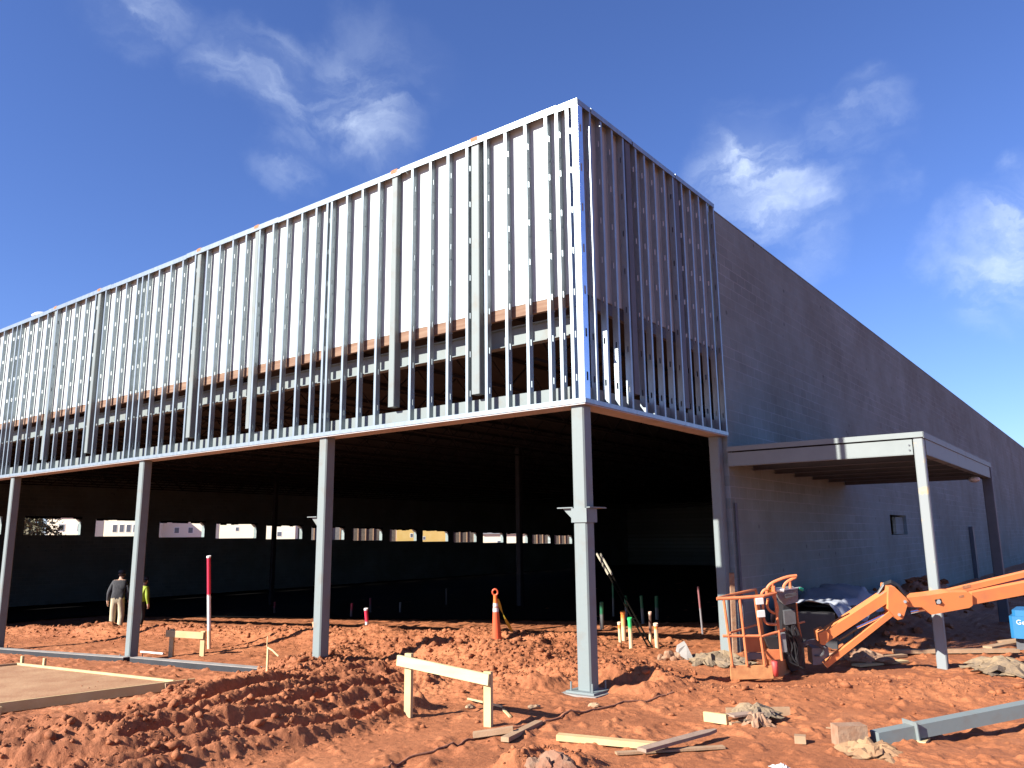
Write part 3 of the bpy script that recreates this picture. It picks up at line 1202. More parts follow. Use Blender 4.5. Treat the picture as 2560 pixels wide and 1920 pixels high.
# roof deck and joists
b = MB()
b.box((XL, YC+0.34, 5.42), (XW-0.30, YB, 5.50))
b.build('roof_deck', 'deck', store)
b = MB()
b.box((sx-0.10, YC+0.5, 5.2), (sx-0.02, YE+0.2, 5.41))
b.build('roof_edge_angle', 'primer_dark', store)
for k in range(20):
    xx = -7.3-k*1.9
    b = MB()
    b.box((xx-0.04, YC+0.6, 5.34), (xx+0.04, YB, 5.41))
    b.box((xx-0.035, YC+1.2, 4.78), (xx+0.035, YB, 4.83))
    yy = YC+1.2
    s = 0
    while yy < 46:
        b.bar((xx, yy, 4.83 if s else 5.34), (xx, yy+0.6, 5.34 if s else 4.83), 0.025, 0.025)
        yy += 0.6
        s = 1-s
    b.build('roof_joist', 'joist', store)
for (px, Y) in ((1300, 24.0), (680, 25.0)):
    p = FY(px, 1450, Y)
    b = MB()
    b.bar((p.x, Y, -1.5), (p.x, Y, 5.3), 0.2, 0.2, up=(0, 1, 0), bev=0.02)
    b.build('column', 'joist', store)
# roof vent just showing above the parapet
p = FY(110, 783, 12.0)
v = thing('roof_vent', 'small white domed roof vent peeping over the left end of the parapet', 'roof vent', (p.x, 12.0, 5.5))
b = MB()
b.tube([(p.x, 12, 5.5), (p.x, 12, p.z-0.18)], 0.22, 16)
b.build('vent_pipe', 'galv', v)
b = MB()
b.tube([(p.x, 12, p.z-0.20), (p.x, 12, p.z-0.12), (p.x, 12, p.z-0.02), (p.x, 12, p.z+0.03)], [0.36, 0.40, 0.28, 0.05], 18)
b.build('vent_hood', 'white', v, smooth=True)

# ------------------------------------------------------------------ steel canopy on the right wall
YCN = 13.76
cb = FY(2362, 1672, YCN+0.08)
ctp = FY(2308, 1080, YCN+0.08)
XK = cb.x-0.02
ZK = ctp.z
YK2 = 21.35
can = thing('steel_canopy', 'grey steel canopy frame standing against the shaded block wall', 'canopy', (XK, YCN, 0))


def can_part(name, m, fn):
    b = MB()
    fn(b)
    return b.build(name, m, can)


def f(b):
    b.bar((XK, YCN+0.08, -0.1), (XK, YCN+0.08, ZK-0.01), 0.145, 0.145, up=(0, 1, 0), bev=0.015)


M['sack'] = mat('pale sack paper', (0.30, 0.18, 0.09), 0.9, color2=(0.22, 0.115, 0.055), vscale=6, bump=0.4, bscale=20)
M['primer_worn'] = mat('worn grey primer with bare patches', (0.19, 0.21, 0.21), 0.55, color2=(0.36, 0.28, 0.16), vscale=2.0, thresh=(0.56, 0.64), stretch=(1, 1, 1.6), spec=0.3)
can_part('column', 'primer_worn', f)
can_part('column', 'primer_dark', lambda b: b.bar((XK, YK2, -0.5), (XK, YK2, ZK-0.10), 0.2, 0.2, up=(0, 1, 0), bev=0.015))


def f(b):
    b.box((XW+0.01, YCN, ZK-0.34), (XK-0.085, YCN+0.014, ZK-0.11))
    b.box((XW+0.01, YCN, ZK-0.352), (XK-0.085, YCN+0.10, ZK-0.342))


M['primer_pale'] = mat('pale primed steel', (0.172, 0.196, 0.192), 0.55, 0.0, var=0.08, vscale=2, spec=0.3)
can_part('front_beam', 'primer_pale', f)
can_part('edge_angle', 'primer_pale', lambda b: b.box((XW+0.01, YCN-0.025, ZK-0.085), (XK+0.085, YCN-0.012, ZK)))
can_part('side_beam', 'primer', lambda b: (b.box((XK+0.08, YCN-0.01, ZK-0.10), (XK+0.095, YK2+0.1, ZK)), b.box((XK+0.062, YCN+0.17, ZK-0.34), (XK+0.078, YK2-0.11, ZK-0.10)), b.box((XK-0.05, YCN+0.17, ZK-0.352), (XK+0.078, YK2-0.11, ZK-0.342))))
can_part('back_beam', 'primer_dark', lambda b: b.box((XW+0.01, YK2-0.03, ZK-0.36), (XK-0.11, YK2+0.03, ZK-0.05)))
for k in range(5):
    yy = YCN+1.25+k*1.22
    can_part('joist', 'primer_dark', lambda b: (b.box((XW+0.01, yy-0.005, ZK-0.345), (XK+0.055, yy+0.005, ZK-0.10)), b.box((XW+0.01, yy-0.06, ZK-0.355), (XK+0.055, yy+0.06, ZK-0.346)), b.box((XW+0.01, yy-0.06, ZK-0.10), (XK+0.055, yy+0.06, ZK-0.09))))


def f(b):                                              # ribbed deck sheet
    x = XW+0.02
    pts = []
    y0, y1 = YCN+0.02, YK2
    n = 0
    vs, fs = [], []
    prof = []
    yy = y0
    while yy < y1:
        prof += [(yy, 0), (yy+0.09, 0), (yy+0.11, 0.04), (yy+0.18, 0.04)]
        yy += 0.20
    for (a, h) in prof:
        vs += [(XW+0.01, a, ZK-0.085+h), (XK+0.07, a, ZK-0.085+h)]
    for i in range(len(prof)-1):
        fs.append((2*i, 2*i+1, 2*i+3, 2*i+2))
    b.add(vs, fs)


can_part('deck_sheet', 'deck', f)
can_part('bolt', 'primer_dark', lambda b: [b.tube([(XK-0.13, YCN-0.012, ZK-0.2-0.08*k), (XK-0.13, YCN+0.0, ZK-0.2-0.08*k)], 0.014, 8) for k in (0, 1)])
can_part('lamp', 'white', lambda b: b.lump((XK-0.1, YK2-1.3, ZK-0.43), 0.12, 0.12, 0.07, rng, 0.0, 2))

# added near-black sheet: the shade of the store interior is in its colour
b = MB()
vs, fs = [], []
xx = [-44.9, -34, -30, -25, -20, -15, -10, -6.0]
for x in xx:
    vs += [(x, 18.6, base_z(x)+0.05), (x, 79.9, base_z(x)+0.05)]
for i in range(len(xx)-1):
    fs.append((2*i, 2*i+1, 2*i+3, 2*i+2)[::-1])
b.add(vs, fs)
M['floor_shade'] = mat('black floor shade', (0.005, 0.0045, 0.0045), 0.9, var=0.3, vscale=2, spec=0.05)
b.add([(-44.9, 9.6, -1.21), (-36.5, 9.6, -1.21), (-36.5, 18.59, -1.21), (-44.9, 18.59, -1.21)], [(0, 1, 2, 3)])  # added where sun through the left wall openings would brighten the floor
struct(b.build('floor_shade_sheet', 'floor_shade'))

# ------------------------------------------------------------------ boom lift
BD = CF.dot(G0(1890, 1700)-CAM)                     # distance of the basket front


def rz(px, py, sx, sy, k):
    return sx+px/k, sy+py/k


def Z6(x, y, d=0.0):
    return FD(1760+x/5.184, 1400+y/5.184, BD+d)


def Z5(x, y, d=0.0):
    return FD(1920+x/3.456, 1440+y/3.456, BD+d)


lift = thing('boom_lift', 'orange articulated boom lift with its basket resting on the dirt beside the canopy', 'boom lift', tuple(Z6(700, 1540)))


def lp(name, m, fn, parent=None, smooth=False):
    b = MB()
    fn(b)
    return b.build(name, m, parent or lift, smooth=smooth)


BK = 0.75                                           # the back of the basket stands this much deeper
bask = lp('basket_floor', 'orange_mud', lambda b: b.prism([Z6(345, 1372), Z6(880, 1372), Z6(900, 1535), Z6(352, 1552)], CF*0.03))
lp('toe_board', 'orange_mud', lambda b: b.prism([Z6(885, 1300), Z6(1140, 1285, BK), Z6(1145, 1475, BK), Z6(905, 1532)], CF*0.02+CR*0.01), bask)
lp('toe_board', 'orange', lambda b: b.prism([Z6(360, 1395), Z6(375, 1540), Z6(1135, 1480, BK), Z6(620, 1480, BK), Z6(600, 1400, BK)], CU*0.02), bask)


def rails(b):
    T = 0.020
    up = CF
    for a, c in (((255, 505, 0), (370, 1375, 0)), ((462, 495, 0), (562, 1372, 0)), ((660, 485, 0), (790, 1372, 0)), ((905, 340, .1), (1012, 1300, .1))):
        b.tube([Z6(*a), Z6(*c)], T, 8)
    b.tube([Z6(165, 503), Z6(460, 490), Z6(770, 466), Z6(930, 425, .1)], T*1.15, 8)
    b.tube([Z6(245, 985), Z6(760, 985), Z6(950, 935, .1), Z6(1120, 875, BK)], T*0.95, 8)


lp('guard_rail', 'orange_pale', rails)


def rails_back(b):
    T = 0.020
    b.tube([Z6(180, 495), Z6(330, 455, .35), Z6(670, 382, BK)], T, 8)
    b.tube([Z6(670, 382, BK), Z6(690, 470, BK), Z6(830, 1360, BK)], T, 8)
    b.tube([Z6(1190, 560, BK), Z6(1212, 800, BK), Z6(1268, 1075, BK)], T, 8)
    b.tube([Z6(330, 945, .1), Z6(690, 835, BK)], T*.8, 8)
    b.tube([Z6(1215, 820, BK), Z6(1300, 800, BK+.1)], T*.8, 8)


lp('guard_rail', 'orange', rails_back)


def arc(pts, d=0.0, n=6):
    P = [Z6(x, y, d) for x, y in pts]
    out = []
    for i in range(len(P)-1):
        p0, p1, p2, p3 = P[max(i-1, 0)], P[i], P[i+1], P[min(i+2, len(P)-1)]
        for k in range(n):
            t = k/n
            out.append(0.5*((2*p1)+(p2-p0)*t+(2*p0-5*p1+4*p2-p3)*t*t+(3*p1-p0-3*p2+p3)*t**3))
    out.append(P[-1])
    return out


lp('control_guard', 'orange_pale', lambda b: (b.tube(arc([(815, 445), (820, 365), (880, 300), (1000, 245), (1100, 215), (1200, 203)], .15), 0.022, 8), b.tube([Z6(885, 305, .15), Z6(900, 440, .15)], 0.022, 8)))
lp('control_guard', 'orange_pale', lambda b: (b.tube(arc([(1030, 370), (1045, 320), (1090, 275), (1190, 222)], .35), 0.022, 8), b.tube([Z6(1110, 270, .35), Z6(1122, 385, .35)], 0.022, 8)))
lp('grab_rail', 'orange_pale', lambda b: (b.tube(arc([(745, 460), (755, 420), (790, 385), (830, 375)], .05), 0.02, 8), b.tube(arc([(762, 490), (765, 640), (775, 760), (820, 825), (940, 832)], .05), 0.019, 8)))
lp('hand_loop', 'orange', lambda b: b.tube(arc([(830, 500), (820, 600), (860, 660), (940, 690), (950, 600), (900, 470)], .12), 0.018, 8))
lp('gate_hinge', 'white', lambda b: b.bar(Z6(715, 495, -.03), Z6(722, 570, -.03), 0.10, 0.04, up=CF))
lp('gate_hinge', 'white', lambda b: b.bar(Z6(735, 655, -.03), Z6(742, 735, -.03), 0.10, 0.04, up=CF))
lp('lamp_tube', 'white', lambda b: b.tube([Z6(850, 385, .2), Z6(1030, 392, .2)], 0.03, 8))
lp('warning_lamp', mat('amber lamp', (0.75, 0.5, 0.05), 0.3, var=0.02), lambda b: b.tube([Z6(830, 383, .19), Z6(868, 385, .19)], 0.036, 8))
cbx = lp('control_box', 'mgrey', lambda b: b.prism([Z6(945, 415, .18), Z6(1215, 385, .30), Z6(1222, 540, .30), Z6(1045, 588, .25), Z6(1000, 520, .2)], CF*0.22))
lp('control_lid', 'dgrey', lambda b: b.prism([Z6(1035, 470, .16), Z6(1060, 440, .16), Z6(1190, 420, .2), Z6(1200, 455, .2), Z6(1050, 500, .16)], CF*0.02-CF*0.03), cbx)
lp('control_panel', 'white', lambda b: b.prism([Z6(940, 408, .15), Z6(1215, 376, .28), Z6(1260, 360, .45), Z6(1000, 395, .4)], CU*0.02), cbx)
lp('green_grip', mat('green grip', (0.02, 0.30, 0.16), 0.5, var=0.05), lambda b: b.tube([Z6(1235, 372, .3), Z6(1285, 385, .3)], 0.022, 8), cbx)
mast = lp('rotator_mast', 'black', lambda b: b.prism([Z6(1030, 595, .5), Z6(1190, 560, .5), Z6(1205, 860, .5), Z6(1290, 1050, .5), Z6(1318, 1400, .5), Z6(1130, 1450, .5), Z6(1040, 1290, .5), Z6(1000, 1000, .5)], CF*0.30))
lp('rotator_housing', 'dgrey', lambda b: b.prism([Z6(1040, 665, .42), Z6(1180, 650, .42), Z6(1195, 825, .42), Z6(1055, 845, .42)], CF*0.07), mast)


def hoses(b):
    r = random.Random(3)
    for k in range(9):
        x0 = 1050+r.uniform(0, 140)
        b.tube(arc([(x0, 820+r.uniform(0, 60)), (x0+r.uniform(-40, 60), 960), (x0+r.uniform(-10, 110), 1120+r.uniform(-40, 40)), (x0+r.uniform(0, 120), 1290), (1290+r.uniform(-80, 20), 1370)], .44, 5), 0.013, 6)


lp('hose_bundle', 'black', hoses, mast)
lp('mast_bracket', 'mgrey', lambda b: b.prism([Z6(1000, 955, .40), Z6(1055, 950, .40), Z6(1080, 1190, .40), Z6(1030, 1200, .40)], CF*0.05), mast)
lp('mesh_panel', 'orange_pale', lambda b: b.prism([Z6(530, 1010, .6), Z6(745, 1010, .6), Z6(765, 1192, .6), Z6(565, 1195, .6)], CF*0.02))
lp('kick_panel', 'mgrey', lambda b: b.prism([Z6(565, 1205, .58), Z6(755, 1205, .58), Z6(760, 1290, .58), Z6(575, 1292, .58)], CF*0.02))
lp('tool_box', 'black', lambda b: b.prism([Z6(785, 1000, .5), Z6(955, 1000, .5), Z6(985, 1158, .5), Z6(850, 1158, .5)], CF*0.15))
lp('tool_tray', 'orange_pale', lambda b: b.prism([Z6(795, 1170, .45), Z6(1000, 1165, .45), Z6(1010, 1290, .45), Z6(830, 1290, .45)], CF*0.03))
lp('rubber_bumper', 'rubber_red', lambda b: b.tube([Z6(910, 1310, -.01), Z6(925, 1420, -.01), Z6(935, 1500, -.01)], [0.045, 0.04, 0.03], 10), bask, True)

JD = 0.55                                           # jib and booms run a little behind the basket front
jib = lp('jib_arm', 'orange', lambda b: b.bar(Z5(455, 535, JD), Z5(1075, 130, JD), 0.14, 0.145, up=CU))
lp('jib_foot', 'orange', lambda b: b.prism([Z5(437, 495, JD-.10), Z5(500, 470, JD-.10), Z5(528, 500, JD-.10), Z5(520, 560, JD-.10), Z5(490, 600, JD-.10), Z5(455, 590, JD-.10)], CF*0.2), jib)
lp('jib_hose', 'dgrey', lambda b: [b.tube([Z5(515, 500-7*k, JD-.04), Z5(700, 378-7*k, JD-.04), Z5(900, 235-8*k, JD-.04), Z5(1000, 150-8*k, JD-.04)], 0.012, 6) for k in range(2)], jib)
lp('levelling_link', 'orange', lambda b: b.bar(Z5(490, 768, JD), Z5(1080, 300, JD), 0.075, 0.085, up=CU))
lp('jib_cylinder', 'black', lambda b: b.tube([Z5(600, 540, JD), Z5(760, 440, JD)], 0.045, 12))
lp('cylinder_rod', 'chrome', lambda b: b.tube([Z5(735, 458, JD), Z5(1000, 335, JD)], 0.024, 12))
kn = lp('knuckle_plate', 'orange', lambda b: b.prism([Z5(1045, 95, JD-.12), Z5(1095, 95, JD-.12), Z5(1195, 190, JD-.12), Z5(1215, 222, JD-.12), Z5(1168, 370, JD-.12), Z5(1120, 380, JD-.12), Z5(1085, 340, JD-.12), Z5(1040, 290, JD-.12), Z5(1040, 170, JD-.12)], CF*0.26))
lp('pivot_pin', 'mgrey', lambda b: [b.tube([Z5(x, y, JD-.145), Z5(x, y, JD-.11)], 0.022, 10) for x, y in ((1185, 222), (1135, 335))], kn)
lp('knuckle_hose', 'black', lambda b: [b.tube([Z5(955-6*k, 150+5*k, JD+.02*k), Z5(1000, 80-9*k, JD+.02*k), Z5(1060, 58-9*k, JD+.02*k), Z5(1125, 90-8*k, JD+.02*k), Z5(1175, 160-3*k, JD+.02*k)], 0.016, 6) for k in range(3)], kn)
nose = lp('boom_nose', 'orange', lambda b: b.prism([Z5(1200, 188, JD-.09), Z5(1390, 168, JD-.09), Z5(1560, 142, JD-.09), Z5(1735, 140, JD-.09), Z5(1765, 165, JD-.09), Z5(1768, 255, JD-.09), Z5(1740, 275, JD-.09), Z5(1412, 335, JD-.09), Z5(1330, 270, JD-.09), Z5(1200, 268, JD-.09)], CF*0.2))
lp('access_hole', 'black', lambda b: b.prism([Z5(1440, 205, JD-.094), Z5(1495, 195, JD-.094), Z5(1506, 235, JD-.094), Z5(1455, 248, JD-.094)], CF*0.003), nose)
lp('hole_nut', 'mgrey', lambda b: b.tube([Z5(1473, 222, JD-.105), Z5(1473, 222, JD-.095)], 0.035, 6), nose)
lp('slot', 'rust', lambda b: b.bar(Z5(1650, 180, JD-.092), Z5(1692, 172, JD-.092), 0.003, 0.032, up=CU), nose)
lp('main_boom', 'orange', lambda b: b.prism([Z5(1760, 145, JD-.05), Z5(3600, -210, JD-.05), Z5(3600, -100, JD-.05), Z5(1760, 250, JD-.05)], CF*0.22))
lp('upper_link', 'orange', lambda b: b.prism([Z5(1440, 152, JD+.03), Z5(2212, -32, JD+.03), Z5(3600, -365, JD+.03), Z5(3600, -315, JD+.03), Z5(2212, 14, JD+.03), Z5(1560, 170, JD+.03)], CF*0.08))
lp('link_slot', 'rust', lambda b: b.bar(Z5(1680, 101, JD+.027), Z5(1750, 84, JD+.027), 0.003, 0.04, up=CU))
lp('lift_rod', 'chrome', lambda b: b.tube([Z5(1228, 312, JD), Z5(1350, 286, JD)], 0.026, 10))
hb = lp('hose_box', 'mgrey', lambda b: b.prism([Z5(380, 625, JD+.05), Z5(520, 615, JD+.05), Z5(530, 690, JD+.05), Z5(500, 760, JD+.05), Z5(390, 770, JD+.05)], CF*0.2))
lp('hose_loop', 'dgrey', lambda b: [b.tube([Z5(275, 590+12*k, JD-.05), Z5(330+10*k, 560+6*k, JD-.08), Z5(410, 548+14*k, JD-.05), Z5(450+12*k, 590+10*k, JD-.02), Z5(480, 650+8*k, JD), Z5(455, 690, JD+.02), Z5(400, 692, JD+.03)], 0.012, 6) for k in range(4)], hb)
# chassis beyond the right edge of the picture
ch = FD(3600, 1300, BD+JD)
cx, cy = ch.x, ch.y
czg = ground_z(cx, cy)


def chassis(b):
    b.box((cx-1.2, cy-0.75, czg+0.35), (cx+1.2, cy+0.75, czg+0.75))
    b.box((cx-0.8, cy-0.6, czg+0.75), (cx+1.0, cy+0.6, czg+1.6))
    b.bar((cx-0.2, cy, czg+1.2), Z5(3560, -150, JD), 0.25, 0.3)


lp('chassis', 'orange', chassis)
for sxx in (-1, 1):
    for syy in (-1, 1):
        w = lp('wheel', 'black', lambda b: b.tube([(cx+sxx*0.9, cy+syy*0.62, czg+0.42), (cx+sxx*0.9, cy+syy*0.66, czg+0.42), (cx+sxx*0.9, cy+syy*0.92, czg+0.42), (cx+sxx*0.9, cy+syy*0.96, czg+0.42)], [0.36, 0.42, 0.42, 0.36], 24))
        lp('rim', 'white', lambda b: b.tube([(cx+sxx*0.9, cy+syy*0.955, czg+0.42), (cx+sxx*0.9, cy+syy*0.97, czg+0.42)], 0.2, 18), w)

# ------------------------------------------------------------------ tarpaulin, block stock, blue machine
p0 = Vector((XW+0.9, 17.5, 0))


def tarp_h(u, v):
    """height of the covered pile along the wall"""
    return (1.05+0.32*math.exp(-((u-0.38)/0.16)**2)-0.25*u)*(1-abs(v)**3*0.85)


nu, nv = 70, 22
b = MB()
vs, fs = [], []
for i in range(nu):
    for j in range(nv):
        u = i/(nu-1)
        v = j/(nv-1)*2-1
        y = 14.9+u*4.6
        x = XW+0.80+v*(0.62+0.10*math.sin(u*19))
        fold = 0.035*math.sin(u*41+v*4)*(0.2+abs(v))+0.02*math.sin(u*97+v*9)
        ridge = 0.80+0.22*math.exp(-((u-0.52)/0.13)**2)-0.10*u
        z = ridge-0.05*abs(v)-0.30*max(0, abs(v)-0.72)/0.28*(0.8+0.4*math.sin(u*23))+fold
        vs.append((x, y, z))
n0 = len(vs)
vs += [(x, y, z-0.008) for x, y, z in vs]
for i in range(nu-1):
    for j in range(nv-1):
        q4 = (i*nv+j, (i+1)*nv+j, (i+1)*nv+j+1, i*nv+j+1)
        fs.append(q4)
        fs.append(tuple(n0+k for k in q4[::-1]))
b.add(vs, fs)
tp = b.build('tarpaulin', 'tarp', None, (XW+0.8, 17.2, 0.8), smooth=True)
tag(tp, 'folded grey blue tarpaulin draped over a dark stack along the shaded block wall', 'tarpaulin')
stk_ = thing('block_stack', 'dark stack of material under the grey blue tarpaulin by the wall', 'stack', (XW+0.8, 17.2, 0))
for k in range(4):
    b = MB()
    y0 = 15.0+k*1.12
    b.box((XW+0.28, y0, -0.2), (XW+1.30, y0+1.06, 0.60+0.04*(k % 2)))
    b.build('pallet_load', 'black', stk_)

gp_ = Vector((-1.0, 16.8, 0))
gp_.z = ground_z(gp_.x, gp_.y)
p = FY(2527, 1520, 16.8)
q = FY(2527, 1588, 16.8)
bl = thing('blue_machine', 'bright blue machine with white lettering at the right edge beyond the canopy', 'machine', (p.x+0.5, 16.8, gp_.z))
xa = p.x
b = MB()
b.bar((xa+0.8, 16.8, q.z), (xa+0.8, 16.8, p.z-0.10), 1.6, 0.9, up=(0, 1, 0), bev=0.05)
b.build('body', 'blue', bl)
b = MB()
b.bar((xa+0.8, 16.8, p.z-0.098), (xa+0.8, 16.8, p.z), 1.5, 0.85, up=(0, 1, 0), bev=0.05)
b.build('lid', 'blue', bl)
b = MB()
b.box((xa+0.05, 16.5, gp_.z), (xa+0.18, 17.1, q.z-0.002))
b.box((xa+1.4, 16.5, gp_.z), (xa+1.53, 17.1, q.z-0.002))
b.box((xa+0.05, 16.7, q.z-0.13), (xa+1.53, 16.76, q.z-0.05))
b.build('frame', 'dgrey', bl)
cu = bpy.data.curves.new('lettering', 'FONT')
cu.body = 'Genie'
cu.size = 0.11
cu.extrude = 0.004
cu.space_character = 1.05
to = bpy.data.objects.new('lettering', cu)
COL.objects.link(to)
dg = bpy.context.evaluated_depsgraph_get()
me = bpy.data.meshes.new_from_object(to.evaluated_get(dg))
bpy.data.objects.remove(to)
me.materials.clear()
me.materials.append(M['white'])
to = bpy.data.objects.new('lettering', me)
COL.objects.link(to)
to.parent = bl
to.rotation_euler = (R(90), 0, 0)
to.location = Vector((xa+0.10, 16.8-0.456, p.z-0.23))-WL[bl.name]

# ------------------------------------------------------------------ front slab, forms, grade beam
sl = MB()
za = SLAB_Z
pts = [Vector((a, c, za)) for a, c in SLAB]
sl.prism([p for p in pts], (0, 0, -0.14))
struct(sl.build('concrete_pad', 'slab', None, (pts[0].x, pts[0].y, za)))


def board(name, label, cat, p, q, w, h, m, up=(0, 0, 1), stakes=(), group=None, tilt=None):
    p, q = Vector(p), Vector(q)
    t = thing(name, label, cat, tuple((p+q)/2), group)
    b = MB()
    b.bar(p, q, w, h, up=up)
    b.build('board', m, t)
    for (pt, hh, mm) in stakes:
        b = MB()
        pt = Vector(pt)
        d = (q-p).normalized()
        b.bar(pt-Vector((0, 0, 0.3)), pt+Vector((0, 0, hh)), 0.045, 0.05, up=d)
        b.build('stake', mm, t)
    return t


d1 = (pts[1]-pts[0]).normalized()
d2 = (pts[3]-pts[0]).normalized()
nrm1 = Vector((-d1.y, d1.x, 0))
if nrm1.dot(pts[3]-pts[0]) > 0:
    nrm1 = -nrm1
nrm2 = Vector((-d2.y, d2.x, 0))
if nrm2.dot(pts[1]-pts[0]) > 0:
    nrm2 = -nrm2
near_l = G0(0, 1772)
board('form_board', 'long timber form board with leaning stakes along the front of the orange concrete pad', 'form board', pts[0]+nrm2*0.024-d2*0.35+Vector((0, 0, -0.045)), pts[0]+d2*9+nrm2*0.024+Vector((0, 0, -0.045)), 0.038, 0.14, 'pine',
      stakes=[(pts[0]+nrm2*0.075+d2*0.12+Vector((0, 0, -0.35)), 0.36, 'pine_old'), (pts[0]+nrm2*0.09+d2*2.45+Vector((0, 0, -0.4)), 0.38, 'pine')])
board('form_board', 'timber form board along the far edge of the orange concrete pad', 'form board', pts[0]+nrm1*0.022+Vector((0, 0, -0.03)), pts[1]+nrm1*0.022+Vector((0, 0, -0.03)), 0.038, 0.13, 'pine',
      stakes=[(pts[0]+d1*3.6+nrm1*0.066+Vector((0, 0, -0.2)), 0.36, 'pine'), (pts[1]-d1*0.1+nrm1*0.066+Vector((0, 0, -0.2)), 0.36, 'pine')])
board('form_board', 'timber form board running off the left side of the far pad corner', 'form board', pts[1]-d1*0.03+nrm1*0.0+Vector((0, 0, -0.03)), pts[1]+d2*4+Vector((0, 0, -0.03)), 0.038, 0.13, 'pine_old')
# gravel strip below the front form board
b = MB()
r2 = random.Random(8)
for k in range(650):
    u = r2.uniform(0.1, 3.2)
    p = pts[0]+d2*u+nrm2*(0.09+abs(r2.gauss(0, 0.20)))
    s = r2.uniform(0.010, 0.036)
    b.lump((p.x, p.y, ground_z(p.x, p.y)+s*0.4), s, s, s*0.8, r2, 0.3, 1)
stuff(tag(b.build('gravel', 'gravel', None, tuple(pts[0])), 'grey gravel spilled below the form board of the pad', 'gravel'))

M['beam_face'] = mat('dark beam concrete', (0.022, 0.024, 0.027), 0.85, color2=(0.034, 0.036, 0.040), vscale=2, bump=0.15, bscale=30, spec=0.2)  # stem is darker than the strip along its top
ga, gb, gc = G0(-300, 1608), G0(318, 1655), G0(740, 1692)
for (p, q, lab) in ((ga, gb, 'long grey concrete grade beam running left from the second column from the left'), (G0(335, 1655), gc, 'shorter grey concrete grade beam running right from the column until the mud covers it')):
    zt = lambda v: base_z(v.x)+0.10
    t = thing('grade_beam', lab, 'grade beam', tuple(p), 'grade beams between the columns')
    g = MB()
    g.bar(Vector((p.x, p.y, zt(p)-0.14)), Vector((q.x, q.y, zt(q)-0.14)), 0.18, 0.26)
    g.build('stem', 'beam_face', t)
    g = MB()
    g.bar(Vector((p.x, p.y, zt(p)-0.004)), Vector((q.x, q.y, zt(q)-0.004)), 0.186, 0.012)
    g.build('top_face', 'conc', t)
# corner footing pad
f0 = thing('column_footing', 'square pale grout pad under the base plate of the corner column', 'footing', (cols[0][0], cols[0][1], 0))
b = MB()
b.box((cols[0][0]-0.27, cols[0][1]-0.27, -0.2), (cols[0][0]+0.27, cols[0][1]+0.27, 0.028))
b.build('grout_pad', 'conc', f0)

# ------------------------------------------------------------------ timber: batter boards, stakes, offcuts


def batter(label, L, Rr, topL, topR, stW, rail_h, mat_l, mat_r, over=0.06):
    """two stakes with a rail nailed to their street side; L, R = ground points, topL/R = stake heights"""
    t = thing('batter_board', label, 'batter board', tuple((L+Rr)/2))
    d = (Rr-L)
    d.z = 0
    d = d.normalized()
    n = Vector((d.y, -d.x, 0))
    for p, h in ((L, topL), (Rr, topR)):
        b = MB()
        b.bar(p-Vector((0, 0, 0.25)), p+Vector((0, 0, h)), stW, 0.05, up=n)
        b.build('stake', mat_l, t)
    b = MB()
    off = n*0.046
    a = L+Vector((0, 0, topL-rail_h/2-0.02))+off-d*over
    c = Rr+Vector((0, 0, topR-rail_h/2-0.02))+off+d*over*0.3
    b.bar(a, c, 0.038, rail_h)
    r = b.build('rail', mat_r, t)
    for p, h in ((L, topL), (Rr, topR)):
        b = MB()
        for k in (-1, 1):
            q = p+Vector((0, 0, h-rail_h/2-0.02+k*0.02))+off
            b.tube([q+n*0.0195, q+n*0.022], 0.005, 6)
        b.build('nail_heads', 'dgrey', r) if False else None
    return t


bl_, br_ = G(1021, 1789), G(1221, 1816)
dist = lambda p: CF.dot(p-CAM)
M['pine_bright'] = mat('bright new pine', (0.46, 0.40, 0.20), 0.7, color2=(0.52, 0.46, 0.26), vscale=2.5, stretch=(1, 1, 5), bump=0.05, bscale=60)
batter('large new pine batter board on two stakes in front of the corner column', bl_, br_, (1789-1640)/FPX*dist(bl_), (1816-1685)/FPX*dist(br_), 0.09, 0.115, 'pine', 'pine_bright', 0.13)
sl_, sr_ = G(427, 1643), G(505, 1640)
batter('small pine batter board beside the tall red and white pipe', sl_, sr_, (1643-1575)/FPX*dist(sl_), (1640-1580)/FPX*dist(sr_), 0.10, 0.14, 'pine', 'pine', 0.12)


def stick(name, label, cat, p, q, w, h, m, lift_=0.0, group=None, point=False):
    p, q = Vector(p)+Vector((0, 0, h/2+lift_)), Vector(q)+Vector((0, 0, h/2+lift_))
    b = MB()
    if point:
        d = (q-p)
        sd = d.cross(Vector((0, 0, 1))).normalized()*w/2
        e = p+d*0.86
        dz = Vector((0, 0, h))
        b.prism([p-sd-dz/2, e-sd-dz/2, q-sd*0.1-dz/2, q+sd*0.5-dz/2, e+sd-dz/2, p+sd-dz/2], dz)
    else:
        b.bar(p, q, w, h)
    return tag(b.build(name, m, None, tuple((p+q)/2)), label, cat, group)


def gflat(px, py):
    p = G(px, py)
    return p


